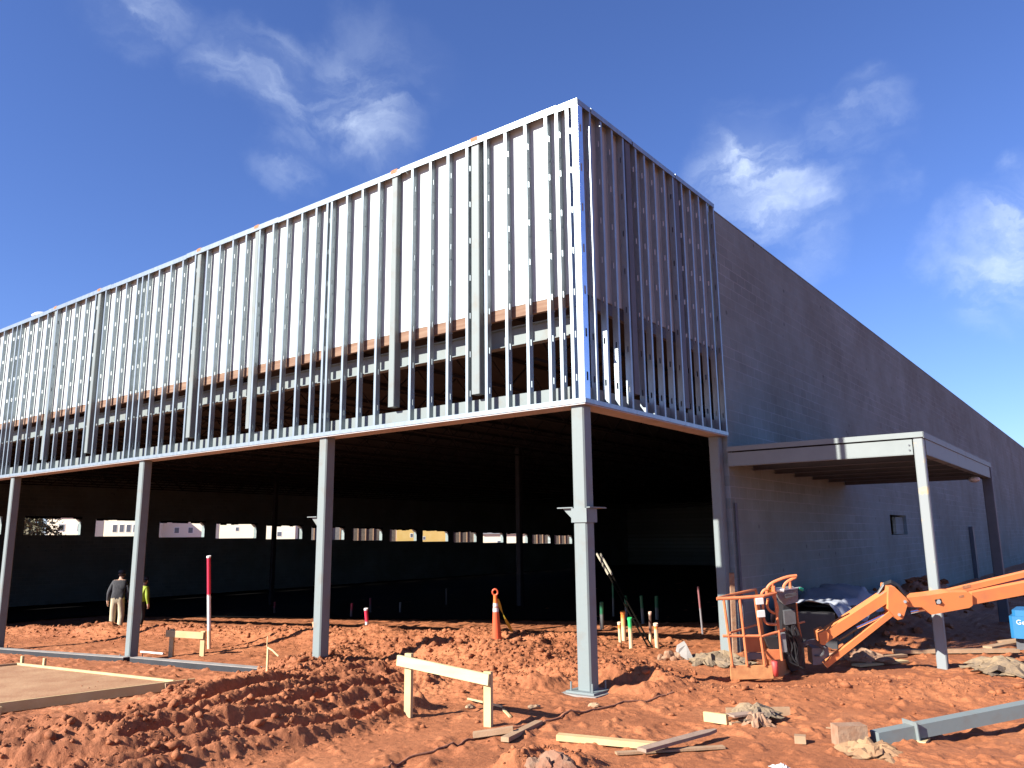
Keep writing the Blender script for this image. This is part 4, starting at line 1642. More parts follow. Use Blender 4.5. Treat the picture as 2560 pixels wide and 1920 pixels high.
stick('timber_offcut', 'short brown timber offcut lying level beside the foot of the large batter board', 'timber', gflat(1183, 1846), gflat(1283, 1834), 0.085, 0.05, 'pine_old', 0.01, 'timber offcuts on the mud')
stick('timber_offcut', 'brown timber offcut lying askew right of the large batter board', 'timber', gflat(1262, 1858), gflat(1348, 1811), 0.085, 0.045, 'pine_old', 0.012, 'timber offcuts on the mud')
stick('timber_stud', 'long bright pine timber with two dark notches lying on the front mud', 'timber', gflat(1394, 1852), gflat(1645, 1876), 0.10, 0.055, 'pine', 0.012, 'timber offcuts on the mud')
stick('weathered_board', 'grey weathered board with a pointed end lying across the pine timber', 'board', gflat(1605, 1900), gflat(1788, 1848), 0.11, 0.03, 'pine_grey', 0.07, 'timber offcuts on the mud', True)
stick('thin_lath', 'thin muddy lath half hidden under the pointed weathered board', 'lath', gflat(1540, 1888), gflat(1810, 1872), 0.075, 0.02, 'pine_old', 0.008, 'timber offcuts on the mud')
stick('long_plank', 'long straight pine plank lying on the dirt behind the canopy front column', 'plank', gflat(2235, 1636), gflat(2545, 1634), 0.14, 0.055, 'pine_old', 0.02, 'planks along the block wall')
stick('split_plank', 'weathered plank lying between the rubble and the boom', 'plank', gflat(2180, 1650), gflat(2262, 1644), 0.12, 0.04, 'pine_old', 0.01, 'planks along the block wall')
stick('plank', 'pale plank on the rubble under the orange boom', 'plank', gflat(2140, 1668), gflat(2262, 1656), 0.16, 0.03, 'pine', 0.01, 'planks along the block wall')
stick('plank', 'topmost pine plank leaning on the pile at the right edge', 'plank', gflat(2470, 1632)+Vector((0, 0, .05)), gflat(2620, 1612)+Vector((0, 0, .10)), 0.16, 0.035, 'pine_old', 0.02, 'planks along the block wall')
stick('plank', 'lower brown plank of the pile at the right edge', 'plank', gflat(2500, 1612), gflat(2640, 1612)+Vector((0, 0, .1)), 0.18, 0.035, 'pine_old', 0.03, 'planks along the block wall')
stick('stick', 'thin pale stick leaning on the mud beside the large batter board', 'stick', gflat(1170, 1757)+Vector((0, 0, .03)), gflat(1255, 1775)+Vector((0, 0, .02)), 0.02, 0.02, 'pine', 0.01, 'loose sticks')
stick('stick', 'short pale stick lying behind the right stake of the large batter board', 'stick', gflat(1258, 1778), gflat(1276, 1797), 0.025, 0.02, 'pine', 0.01, 'loose sticks')
stick('stick', 'thin dry stick lying left of the steel tube dunnage', 'stick', gflat(2065, 1822), gflat(2140, 1829), 0.015, 0.012, 'pine_old', 0.006, 'loose sticks')
stick('pipe_offcut', 'thin white pipe lying on the mud right of the second column', 'pipe', gflat(352, 1632), gflat(408, 1637), 0.035, 0.035, 'white', 0.01)
for (px, py, lab) in ((1335, 1772, 'muddy pale chip of timber left of the corner footing'), (1484, 1768, 'upright pale splinter of timber right of the corner footing'), (1176, 1772, 'torn pale scrap on the mud under the large batter board')):
    p = G(px, py)
    b = MB()
    b.lump((p.x, p.y, p.z+0.02), 0.07, 0.035, 0.03, rng, 0.35, 2)
    tag(b.build('timber_chip', 'pine_old', None, tuple(p)), lab, 'timber chip', 'timber chips')
p = G(2000, 1858)
b = MB()
b.bar(p+Vector((-0.05, 0, 0.035)), p+Vector((0.05, 0.03, 0.035)), 0.09, 0.07)
tag(b.build('timber_block', 'pine_old', None, tuple(p)), 'small brown block lying alone left of the steel tube', 'block')
# little survey stake beside the grade beam
p = G(667, 1688)
st = thing('survey_stake', 'thin pale survey stake with flagging at the end of the short grade beam', 'stake', tuple(p))
b = MB()
b.bar(p-Vector((0, 0, .1)), p+Vector((0, 0, .42)), 0.035, 0.02)
b.build('stake', 'pine', st)
b = MB()
b.tube([p+Vector((0.01, -0.02, .42)), p+Vector((0.12, 0, .38)), p+Vector((0.25, 0.02, .30))], 0.014, 6)
b.tube([p+Vector((-0.03, 0, .42)), p+Vector((-0.05, 0.02, .58))], 0.010, 6)
b.build('flagging', 'pine', st)

# pallet remains with rubble, right foreground
p = G(1795, 1812)
pal = thing('broken_pallet', 'broken timber pallet with torn wrapping on the open mud', 'pallet', tuple(p))
a0, a1 = G(1762, 1804), G(1819, 1812)
c0 = G(1925, 1802)
b = MB()
b.bar(a0+Vector((0, 0, .055)), a1+Vector((0, 0, .055)), 0.04, 0.10)
b.build('end_board', 'pine', pal)
b = MB()
b.bar(a1+Vector((0.03, 0, .015)), c0+Vector((0, 0, .015)), 0.05, 0.03)
b.build('bottom_board', 'pine_old', pal)
b = MB()
b.bar(a1+Vector((0.03, 0.02, .095)), c0+Vector((0, 0.02, .095)), 0.14, 0.02)
b.build('top_board', 'pine_grey', pal)
b = MB()
b.bar(a0+Vector((0.10, 0.35, .05)), c0+Vector((0.1, 0.35, .05)), 0.04, 0.09)
b.build('back_board', 'pine_old', pal)
b = MB()
mid = (a1+c0)/2
b.bar(mid+Vector((-0.02, 0, .03)), mid+Vector((-0.02, 0, .085)), 0.06, 0.05)
b.build('spacer_block', 'pine', pal)
r3 = random.Random(21)


def crumple(name, label, cat, p, rx, ry, rz_, m, n=9, sub=2, group=None):
    """a heap of crumpled sheet: overlapping jagged lumps"""
    b = MB()
    for k in range(n):
        a = r3.uniform(0, 6.28)
        q = r3.uniform(0, 0.75)
        b.lump((p.x+math.cos(a)*rx*q, p.y+math.sin(a)*ry*q, p.z+rz_*r3.uniform(0.05, 0.55)*(1-q*0.5)), rx*r3.uniform(.22, .5), ry*r3.uniform(.22, .5), rz_*r3.uniform(.22, .5), r3, 0.20, sub)
    return tag(b.build(name, m, None, tuple(p)), label, cat, group)




def rag(name, label, cat, p, rx, ry, h, m, n=5, group=None):
    """heap of torn crumpled sheets, each a folded two-sided skin"""
    b = MB()
    for k in range(n):
        a = r3.uniform(0, 6.28)
        q = r3.uniform(0, 0.55)
        cx_, cy_ = p.x+math.cos(a)*rx*q, p.y+math.sin(a)*ry*q
        ang = r3.uniform(0, 6.28)
        ca, sa = math.cos(ang), math.sin(ang)
        nu, nv = 9, 7
        w, l = rx*r3.uniform(.35, .75), ry*r3.uniform(.35, .75)
        ph = [r3.uniform(0, 6.28) for _ in range(4)]
        top = h*r3.uniform(.25, 1.0)
        vs, fs = [], []
        for i in range(nu):
            for j in range(nv):
                u, v = i/(nu-1)*2-1, j/(nv-1)*2-1
                e = 1+0.25*math.sin(5*math.atan2(v, u)+ph[0])
                X, Y = u*w*e, v*l*e
                zz = top*max(0.0, 1-0.85*(u*u*0.8+v*v*0.8))*(0.55+0.45*abs(math.sin(3.1*u+ph[1])*math.cos(2.7*v+ph[2])))+h*0.16*r3.uniform(-1, 1)
                gx, gy = cx_+X*ca-Y*sa, cy_+X*sa+Y*ca
                vs.append((gx, gy, max(p.z+0.004, p.z+zz)))
        N0 = len(vs)
        vs += [(x_, y_, z_-0.004) for x_, y_, z_ in vs]
        for i in range(nu-1):
            for j in range(nv-1):
                q4 = (i*nv+j, (i+1)*nv+j, (i+1)*nv+j+1, i*nv+j+1)
                fs.append(q4)
                fs.append(tuple(N0+t_ for t_ in q4[::-1]))
        b.add(vs, fs)
    return tag(b.build(name, m, None, tuple(p)), label, cat, group)


M['paper'] = mat('torn cement paper', (0.27, 0.185, 0.10), 0.9, color2=(0.10, 0.075, 0.055), vscale=7, bump=0.5, bscale=25)
rag('torn_wrapping', 'crumpled pale wrapping and strapping lying on the right end of the broken pallet', 'wrapping', G(1880, 1798)+Vector((0, 0, .04)), 0.32, 0.24, 0.15, 'paper', 12)
rag('cement_sack', 'pale torn sack slumped beside the right end of the broken pallet', 'sack', G(1905, 1812), 0.20, 0.15, 0.16, 'rubble', 5)
crumple('dirt_mound', 'small mound of grey grit and dirt at the bottom centre edge', 'dirt mound', G(1370, 1915)-Vector((0, 0, .05)), 0.30, 0.26, 0.20, 'grit', 46, 2)
crumple('concrete_rubble', 'pale broken concrete rubble behind the bank right of the orange pipes', 'rubble', G(1672, 1650), 0.22, 0.16, 0.20, 'rubble', 7)
rag('torn_sacks', 'torn pale sacks and rags lying left of the lift basket', 'sacks', G(1790, 1655), 0.7, 0.35, 0.20, 'paper', 12)
crumple('rubble_heap', 'low heap of pale rubble and splinters behind the hoses of the lift', 'rubble', G(2160, 1655), 0.55, 0.4, 0.22, 'rubble', 26)
rag('brush_heap', 'heap of dry straw coloured debris at the right edge by the canopy column', 'debris', G(2500, 1672), 0.6, 0.4, 0.22, 'paper', 14)
rag('white_scrap', 'crumpled white plastic scrap at the bottom edge', 'scrap', G(1950, 1918), 0.09, 0.06, 0.04, 'white', 5)
p = G(1722, 1648)
b = MB()
b.prism([FD(1698, 1622, dist(p)), FD(1716, 1611, dist(p)), FD(1733, 1645, dist(p)-.1), FD(1718, 1650, dist(p)-.1), FD(1695, 1636, dist(p))], CF*0.18)
tag(b.build('concrete_chunk', 'conc', None, tuple(p)), 'tilted grey slab of broken concrete standing on the rubble', 'concrete chunk')
for k in range(46):                                     # broken blocks and stones on the shaded bank by the wall
    if k % 1 == 0:
        pass
b = MB()
for k in range(260):
    y = r3.uniform(14.5, 30)
    x = XW+0.4+abs(r3.gauss(0, 0.9))
    s = r3.uniform(0.02, 0.11)
    b.lump((x, y, ground_z(x, y)+s*0.3), s*1.3, s, s*0.8, r3, 0.3, 1)
stuff(tag(b.build('spoil_stones', 'clay_dark', None, (XW+1, 20, 0)), 'dark stones and clods on the spoil bank against the block wall', 'stones'))

# steel tube on dunnage
pa, pb = G(2200, 1862), G(2700, 1775)
da = dist(pa)
A = FD(2188, 1846, da+0.0)
B_ = FD(2900, 1704, da+0.9)
tb = thing('steel_tube', 'long grey steel tube with end plates resting on timber dunnage at the right edge', 'steel tube', tuple((A+B_)/2))
b = MB()
b.bar(A, B_, 0.125, 0.125)
b.build('tube', 'primer', tb)
for q in (0.115, 0.62):
    b = MB()
    c = A+(B_-A)*q
    d = (B_-A).normalized()
    b.bar(c-d*0.006, c+d*0.006, 0.20, 0.20)
    b.build('end_plate', 'primer', tb)
base_a = G(2275, 1890)
b = MB()
top = A.lerp(B_, 0.13)
gz_ = ground_z(top.x, top.y)
d = (B_-A).normalized()
b.bar(Vector((top.x, top.y, gz_-0.02))-d*0.07, Vector((top.x, top.y, gz_-0.02))+d*0.07, 0.26, 0.02)
b.box((top.x-0.10, top.y-0.12, gz_-0.03), (top.x+0.10, top.y+0.10, top.z-0.072))
tag(b.build('dunnage_block', 'pine', None, (top.x, top.y, gz_)), 'square timber block carrying the left end of the steel tube', 'timber block')
p = G(2120, 1868)
b = MB()
b.bar(p+Vector((-0.10, -0.05, .10)), p+Vector((0.12, 0.14, .10)), 0.16, 0.20)
tag(b.build('concrete_block', 'rubble', None, tuple(p)), 'muddy pale block standing left of the steel tube end', 'block')
rag('crumpled_sack', 'crumpled pale sack spilling out under the end of the steel tube', 'sack', G(2190, 1885), 0.32, 0.24, 0.16, 'sack', 10)

# string line across the mud
pts_s = [G(px, py) for px, py in ((930, 1935), (1010, 1905), (1120, 1868), (1200, 1842), (1350, 1812), (1450, 1783), (1560, 1756), (1700, 1728))]
b = MB()
sm = []
for i in range(len(pts_s)-1):
    for k in range(8):
        q = pts_s[i].lerp(pts_s[i+1], k/8)
        sm.append(Vector((q.x+0.012*math.sin(i*3+k), q.y, ground_z(q.x, q.y)+0.010)))
b.tube(sm, 0.010, 6)
tag(b.build('string_line', 'rope', None, tuple(pts_s[3])), 'dark muddy line lying across the front mud', 'rope')

# ------------------------------------------------------------------ pipes standing out of the ground


def stand_pipe(label, base, top, width, stops, d=None, cap=True, group='pipe stubs standing in the ground', name='pipe_stub'):
    """base/top in photograph pixels; stops = colour bands from the foot up, as fractions"""
    p = G(*base) if d is None else FD(base[0], base[1], d)
    if d is not None:
        p.z = min(p.z, ground_z(p.x, p.y)+0.02)
    dd = CF.dot(p-CAM)
    q = FD(top[0], top[1], dd)
    r = width/2/FPX*dd
    L = (q-p).length
    t = thing(name, label, 'pipe', tuple(p), group)
    st = [(0, stops[0][1])]+[(f*(q.z-p.z), c) for f, c in stops[1:]]
    m = banded('pipe paint', 'Z', st, 0.45, 0.0, 0.012)
    b = MB()
    b.tube([p-(q-p).normalized()*0.12, q], r, 12)
    b.build('pipe', m, t, smooth=False)
    if cap:
        b = MB()
        b.tube([q-(q-p).normalized()*0.03, q+(q-p).normalized()*0.012], r*1.18, 12)
        b.build('cap', mat('pipe cap', stops[-1][1] if cap is True else cap, 0.5, var=0.05), t)
    return t


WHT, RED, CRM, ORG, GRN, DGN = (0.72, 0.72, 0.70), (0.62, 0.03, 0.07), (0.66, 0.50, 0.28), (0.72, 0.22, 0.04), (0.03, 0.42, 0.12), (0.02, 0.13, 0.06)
stand_pipe('tall red and white marker pipe beside the small batter board', (523, 1622), (522, 1391), 9, [(0, (0.70, 0.55, 0.35)), (0.2, WHT), (0.58, RED)], cap=(0.75, 0.7, 0.68), group=None, name='marker_pipe')
stand_pipe('short red topped white pipe leaning in the dirt between the second and third columns', (919, 1582), (915, 1522), 9, [(0, WHT), (0.45, RED)], cap=(0.72, 0.68, 0.66))
stand_pipe('short brown pipe stub just left of the second column from the right', (786, 1580), (785, 1556), 8, [(0, (0.5, 0.25, 0.12)), (0.5, (0.6, 0.35, 0.2))])
stand_pipe('short cream pipe with an orange collar, leftmost of the sunlit cluster', (1551, 1610), (1548, 1557), 8, [(0, CRM), (0.72, ORG)], cap=(0.72, 0.5, 0.35))
stand_pipe('tall orange topped cream pipe at the back of the sunlit cluster', (1560, 1602), (1557, 1530), 11, [(0, CRM), (0.5, (0.72, 0.36, 0.14)), (0.8, ORG)])
stand_pipe('bright green topped cream pipe in the middle of the sunlit cluster', (1578, 1620), (1574, 1546), 10, [(0, CRM), (0.55, (0.45, 0.55, 0.25)), (0.68, GRN)])
stand_pipe('thin brown pipe in the sunlit cluster', (1626, 1609), (1625, 1531), 7, [(0, CRM), (0.3, (0.12, 0.07, 0.05)), (0.93, (0.6, 0.4, 0.3))])
stand_pipe('wide cream pipe with an orange collar, rightmost of the sunlit cluster', (1643, 1623), (1639, 1560), 10, [(0, CRM), (0.8, ORG)], cap=(0.72, 0.5, 0.35))
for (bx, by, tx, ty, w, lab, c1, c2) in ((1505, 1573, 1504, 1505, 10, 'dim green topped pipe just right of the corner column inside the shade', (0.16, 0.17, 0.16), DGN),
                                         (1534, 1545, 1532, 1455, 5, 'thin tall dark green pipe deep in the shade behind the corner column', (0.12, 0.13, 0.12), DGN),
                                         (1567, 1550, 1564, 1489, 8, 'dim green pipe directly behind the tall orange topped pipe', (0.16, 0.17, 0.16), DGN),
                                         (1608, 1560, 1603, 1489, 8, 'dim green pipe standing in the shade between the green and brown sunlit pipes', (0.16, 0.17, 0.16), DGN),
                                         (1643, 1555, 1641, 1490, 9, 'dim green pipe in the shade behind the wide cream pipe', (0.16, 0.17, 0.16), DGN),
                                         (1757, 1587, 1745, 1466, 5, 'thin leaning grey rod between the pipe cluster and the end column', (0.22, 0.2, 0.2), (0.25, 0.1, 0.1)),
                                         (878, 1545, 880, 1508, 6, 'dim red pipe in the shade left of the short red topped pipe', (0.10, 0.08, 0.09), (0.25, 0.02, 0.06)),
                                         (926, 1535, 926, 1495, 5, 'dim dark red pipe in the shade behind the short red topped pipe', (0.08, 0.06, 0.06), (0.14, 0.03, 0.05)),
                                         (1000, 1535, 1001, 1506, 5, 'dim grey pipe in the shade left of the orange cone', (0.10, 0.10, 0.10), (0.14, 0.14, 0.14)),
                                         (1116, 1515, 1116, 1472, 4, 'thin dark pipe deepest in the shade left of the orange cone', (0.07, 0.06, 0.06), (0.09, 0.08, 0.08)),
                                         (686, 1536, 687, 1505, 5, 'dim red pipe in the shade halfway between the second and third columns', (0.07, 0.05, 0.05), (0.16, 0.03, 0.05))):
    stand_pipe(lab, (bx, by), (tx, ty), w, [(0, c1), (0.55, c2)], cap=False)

# traffic cone with caution tape
p = G(1243, 1606)
dd = dist(p)
q = FD(1238, 1487, dd)
H = (q-p).length
cn = thing('traffic_cone', 'tall slim orange traffic cone with two white bands on the dirt berm', 'traffic cone', tuple(p))
ax = (q-p).normalized()
cone_m = banded('cone bands', 'Z', [(0, (0.62, 0.095, 0.035)), (H*0.66, WHT), (H*0.735, (0.62, 0.095, 0.035)), (H*0.76, WHT), (H*0.82, (0.80, 0.16, 0.035))], 0.5, 0, 0.006)
b = MB()
hh = [0, .02, .04, .2, .4, .6, .8, .93, .94, 1.0]
rr = [.105, .105, .098, .086, .074, .062, .047, .036, .036, .036]
b.tube([p+ax*H*h for h in hh], [r_*1.0 for r_ in rr], 20)
b.build('cone_body', cone_m, cn)
b = MB()
rg = [p+ax*(H+0.05)+CR*0.05*math.cos(a)+ax*0.055*math.sin(a) for a in [k*2*math.pi/12 for k in range(13)]]
b.tube(rg, 0.016, 8)
b.build('handle_ring', 'cone', cn)
b = MB()
b.prism([p+CR*sx*0.17+Vector((CF.x, CF.y, 0))*sy*0.17-Vector((0, 0, 0.02)) for sx, sy in ((-1, -1), (1, -1), (1, 1), (-1, 1))], (0, 0, 0.05))
b.build('base', 'black', cn)
# tape hanging from the cone to the ground
t0 = p+ax*H*0.92
t1 = G(1294, 1598)
b = MB()
nn = 26
vs, fs = [], []
for i in range(nn):
    u = i/(nn-1)
    c = t0.lerp(t1, u)+Vector((0, 0, -0.10*math.sin(math.pi*u)))+CR*0.03
    wv = (CR*math.cos(u*7)+ax*math.sin(u*7)*0.6)*0.034
    n_ = (CF*0.002)
    vs += [c-wv, c+wv, c+wv+n_, c-wv+n_]
for i in range(nn-1):
    a = 4*i
    for k in range(4):
        fs.append((a+k, a+(k+1) % 4, a+4+(k+1) % 4, a+4+k))
b.add(vs, fs)
tag(b.build('caution_tape', 'tape', None, tuple(t0)), 'yellow caution tape trailing from the cone down to the dirt', 'caution tape')

# ------------------------------------------------------------------ ladder and conduit standing in the store
M['ladder_shade'] = mat('ladder rail in painted shade', (0.006, 0.005, 0.004), 1.0, var=0.2, spec=0.0)  # shade on the lower rails and rungs, painted as black
M['ladder'] = banded('pale ladder rail', 'Z', [(0, (0.20, 0.18, 0.13)), (0.05, (0.30, 0.27, 0.20))], 0.95, 0, 0.05)  # pale tone of the upper rails
Yl = 14.6
a0, a1 = FY(1494, 1388, Yl), FY(1540, 1470, Yl-0.4)
dv = (a1-a0)
foot = a0+dv*((0.0-a0.z)/dv.z)
foot.z = ground_z(foot.x, foot.y)
ld = thing('ladder', 'pale ladder leaning in the dark doorway right of the corner column', 'ladder', tuple(foot))
side = Vector((0.26, -0.22, 0)).normalized()*0.24
topp = a0-dv*0.05
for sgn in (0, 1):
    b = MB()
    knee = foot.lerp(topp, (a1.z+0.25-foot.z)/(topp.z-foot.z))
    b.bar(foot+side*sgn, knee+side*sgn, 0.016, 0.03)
    lo = b.build('lower_rail', 'ladder_shade', ld)
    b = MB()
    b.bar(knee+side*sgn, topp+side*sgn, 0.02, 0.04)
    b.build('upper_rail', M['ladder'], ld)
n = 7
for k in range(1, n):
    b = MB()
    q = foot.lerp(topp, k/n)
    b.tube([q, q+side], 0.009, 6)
    b.build('rung', 'ladder_shade', ld)
# folded timber post between end column and basket
p = G(1825, 1648)
dd = CF.dot(Vector((x5+0.35, y5-0.05, 0))-CAM)
b = MB()
b.bar(FD(1838, 1650, dd), FD(1829, 1432, dd), 0.07, 0.07, up=CF)
tag(b.build('timber_post', 'rubble', None, tuple(FD(1838, 1650, dd))), 'pale timber post standing beside the end column behind the lift basket', 'post')

# ------------------------------------------------------------------ people


def person(label, foot, height, yaw, shirt, trousers, hat_m, lean=0.12, vest=None):
    """standing person seen from behind; local +y is where he faces"""
    root = thing('person', label, 'person', tuple(foot))
    k = height/1.80
    J = {'pelvis': (0, 0, .96), 'waist': (0, .015, 1.10), 'chest': (0, .05+lean*.5, 1.32), 'neckb': (0, .06+lean, 1.47), 'neck': (0, .08+lean*1.2, 1.54), 'head': (0, .11+lean*1.3, 1.64), 'crown': (0, .11+lean*1.3, 1.74)}
    rad = {'pelvis': (.18, .13), 'waist': (.185, .135), 'chest': (.20, .145), 'neckb': (.11, .10), 'neck': (.058, .06), 'head': (.078, .092), 'crown': (.06, .07)}
    ed = [('pelvis', 'waist'), ('waist', 'chest'), ('chest', 'neckb'), ('neckb', 'neck'), ('neck', 'head'), ('head', 'crown')]
    for s, n in ((-1, 'l'), (1, 'r')):
        st = 0.10 if s < 0 else -0.06
        J.update({'hip'+n: (s*.095, 0, .90), 'knee'+n: (s*.125, .05+st*.3, .50), 'ankle'+n: (s*.13, -.02+st, .10), 'toe'+n: (s*.15, .13+st, .045),
                  'sho'+n: (s*.19, .05+lean*.85, 1.42), 'elb'+n: (s*.275, .02+lean*.2, 1.13), 'wri'+n: (s*.30, .06+lean*.2, .89), 'palm'+n: (s*.305, .075+lean*.2, .82)})
        rad.update({'hip'+n: (.115, .115), 'knee'+n: (.092, .095), 'ankle'+n: (.075, .08), 'toe'+n: (.045, .04), 'sho'+n: (.088, .088), 'elb'+n: (.070, .070), 'wri'+n: (.040, .042), 'palm'+n: (.022, .040)})
        ed += [('pelvis', 'hip'+n), ('hip'+n, 'knee'+n), ('knee'+n, 'ankle'+n), ('ankle'+n, 'toe'+n), ('chest', 'sho'+n), ('sho'+n, 'elb'+n), ('elb'+n, 'wri'+n), ('wri'+n, 'palm'+n)]
        for f in range(5):
            y0 = .045+f*.020 if f < 4 else .035
            px_, pz = s*.305, .795
            if f < 4:
                pts = [(px_, y0+lean*.2, pz), (px_-s*.006, y0+.004+lean*.2, pz-.045+.006*abs(f-1.5)), (px_-s*.022, y0+.006+lean*.2, pz-.080+.010*abs(f-1.5))]
            else:
                pts = [(px_-s*.005, .115+lean*.2, .835), (px_-s*.018, .135+lean*.2, .80), (px_-s*.025, .138+lean*.2, .765)]
            prev = 'palm'+n
            for g, q in enumerate(pts):
                nm = 'f%s%d%d' % (n, f, g)
                J[nm] = q
                rad[nm] = (.0095-.001*g, .0095-.001*g)
                ed.append((prev, nm))
                prev = nm
    names = list(J)
    me = bpy.data.meshes.new('person')
    c, s_ = math.cos(yaw), math.sin(yaw)
    me.from_pydata([(k*(x*c-y*s_), k*(x*s_+y*c), k*z) for x, y, z in (J[n] for n in names)], [(names.index(a), names.index(b_)) for a, b_ in ed], [])
    ob = bpy.data.objects.new('person', me)
    COL.objects.link(ob)
    md = ob.modifiers.new('skin', 'SKIN')
    md.use_smooth_shade = True
    sv = me.skin_vertices[0].data
    for i, n in enumerate(names):
        sv[i].radius = (rad[n][0]*k, rad[n][1]*k)
        sv[i].use_root = (n == 'pelvis')
    sd = ob.modifiers.new('sub', 'SUBSURF')
    sd.levels = sd.render_levels = 2
    dg = bpy.context.evaluated_depsgraph_get()
    dg.update()
    m2 = bpy.data.meshes.new_from_object(ob.evaluated_get(dg))
    bpy.data.objects.remove(ob)
    body = bpy.data.objects.new('body', m2)
    COL.objects.link(body)
    body.parent = root
    m2.materials.clear()
    for mm in ('skin', shirt, trousers, 'boot'):
        m2.materials.append(M[mm])
    for pl in m2.polygons:
        z = pl.center.z/k
        arm = math.hypot(pl.center.x/k, pl.center.y/k) > 0.225 and 0.70 < z < 1.2
        if z < 0.13:
            pl.material_index = 3
        elif arm:
            pl.material_index = 0 if z < 0.90 else 1
        elif z < 0.98:
            pl.material_index = 2
        elif z < 1.50:
            pl.material_index = 1
        else:
            pl.material_index = 0
        pl.use_smooth = True
    hd = Vector((0, .11+lean*1.3, 1.66))

    def W_(x, y, z):
        v = hd+Vector((x, y, z))
        return Vector((k*(v.x*c-v.y*s_), k*(v.x*s_+v.y*c), k*v.z))+Vector(foot)
    b = MB()
    b.lump(W_(0, -0.012, 0.005), .082*k, .098*k, .085*k, random.Random(1), 0.02, 3)
    b.build('hair', 'hair', root, smooth=True)
    b = MB()                                            # face: nose, eyes, ears
    for q, r_ in (((0, .105, -.01), .014), ((-.03, .09, .012), .010), ((.03, .09, .012), .010), ((-.082, 0, -.005), .018), ((.082, 0, -.005), .018), ((0, .092, -.045), .016)):
        b.lump(W_(*q), r_*k, r_*k, r_*1.2*k, random.Random(2), 0.02, 2)
    b.build('face', 'skin', root, smooth=True)
    b = MB()
    n = 20
    rings = [(.055, .150), (.055, .146), (.062, .112), (.095, .108), (.128, .085), (.148, .045), (.154, .004)]
    vs = []
    for (z, r_) in rings:
        for i in range(n):
            a = 2*math.pi*i/n
            ex = 1.16 if r_ < 0.13 else 1.0
            brim = 1.0
            vs.append(W_(r_*math.cos(a), r_*ex*math.sin(a)*brim, z))
    fs = []
    for j in range(len(rings)-1):
        for i in range(n):
            fs.append((j*n+i, j*n+(i+1) % n, (j+1)*n+(i+1) % n, (j+1)*n+i))
    b.add(vs, fs)
    b.build('hat', hat_m, root, smooth=True)
    if vest:
        b = MB()
        n = 18
        vs = []
        rr = [(.98, .185, .145, .01), (1.12, .180, .140, .02), (1.28, .205, .150, .05+lean*.4), (1.42, .20, .13, .06+lean*.8)]
        for (z, rx, ry, oy) in rr:
            for i in range(n):
                a = 2*math.pi*i/n
                v = Vector((rx*math.cos(a), oy+ry*math.sin(a), z))
                vs.append(Vector((k*(v.x*c-v.y*s_), k*(v.x*s_+v.y*c), k*v.z))+Vector(foot))
        fs = [(j*n+i, j*n+(i+1) % n, (j+1)*n+(i+1) % n, (j+1)*n+i) for j in range(3) for i in range(n)]
        b.add(vs, fs)
        b.build('vest', vest, root, smooth=True)
    return root


fp = G(288, 1577)
gz1 = fp.z
hgt = (1577-1428)/FPX*dist(fp)
print('man', tuple(fp), hgt)
person('man in dark shirt and pale khaki trousers seen from behind, beside the second column', (fp.x, fp.y, gz1-0.02), hgt, YAW*-1+R(12), 'shirt', 'khaki', 'hat', 0.14)
fp2 = FY(344, 1580, 14.3)
person('worker in yellow safety vest mostly hidden behind the second column', (fp2.x, fp2.y, ground_z(fp2.x, fp2.y)-0.02), 1.75, YAW*-1+R(-20), 'hivis', 'jeans', 'hat', 0.05, 'hivis')

# ------------------------------------------------------------------ houses and trees beyond the far wall
SUNV = -_sd


def nb_house(label, pxl, pxr, dX, siding, zt, name='house', windows=(), roof=True, frame=False, group=None):
    """house whose lit long face fills the view between two picture columns, beyond the left wall"""
    dX = -140+(dX+62)*2
    zt = 2.6 if zt < 2 else 6.2
    nrm = Vector((0.72, -0.694, 0))
    tdir = Vector((0.694, 0.72, 0))
    a = FX(pxl, 1330, dX)
    r = ray(pxr, 1330)
    t = (a-CAM).dot(nrm)/r.dot(nrm)
    c = CAM+r*t
    L = (c-a).dot(tdir)
    z0 = -1.6
    root = thing(name, label, 'house', ((a.x+c.x)/2, (a.y+c.y)/2, z0), group)
    dep = 5.0
    A0 = Vector((a.x, a.y, z0))

    def P(u, v, z):
        return A0+tdir*u-nrm*v+Vector((0, 0, z-z0))
    b = MB()
    b.prism([P(0, 0, z0), P(L, 0, z0), P(L, dep, z0), P(0, dep, z0)], (0, 0, zt-z0))
    b.build('wall', siding, root)
    if roof:
        b = MB()
        e = 0.45
        vs = [P(-e, -e, zt+.01), P(L+e, -e, zt+.01), P(L+e, dep+e, zt+.01), P(-e, dep+e, zt+.01), P(-e, dep/2, zt+1.6), P(L+e, dep/2, zt+1.6)]
        b.add(vs, [(0, 1, 5, 4), (2, 3, 4, 5), (1, 2, 5), (3, 0, 4), (3, 2, 1, 0)])
        b.build('roof', 'shingle', root)
    for (u, z, w, h) in windows:
        kz = (a-CAM).length/FX(pxl, 1330, -62).__sub__(CAM).length
        z = EYE+(z-EYE)*kz
        w, h = w*kz*0.42, h*kz*0.6
        uu = u*L
        b = MB()
        b.prism([P(uu-w/2-.08, -.03, z-h/2-.08), P(uu+w/2+.08, -.03, z-h/2-.08), P(uu+w/2+.08, -.03, z+h/2+.08), P(uu-w/2-.08, -.03, z+h/2+.08)], -nrm*0.025)
        fr = b.build('window', 'trim', root)
        b = MB()
        b.prism([P(uu-w/2, -.045, z-h/2), P(uu+w/2, -.045, z-h/2), P(uu+w/2, -.045, z+h/2), P(uu-w/2, -.045, z+h/2)], -nrm*0.010)
        b.build('pane', 'glass', fr)
    if frame:
        n = int(L/1.7)
        for k in range(n+1):
            b = MB()
            b.bar(P(L*k/max(1, n), -.12, z0), P(L*k/max(1, n), -.12, zt), 0.28, 0.22, up=tdir)
            b.build('wall_stud', 'pine_old', root)
    return root


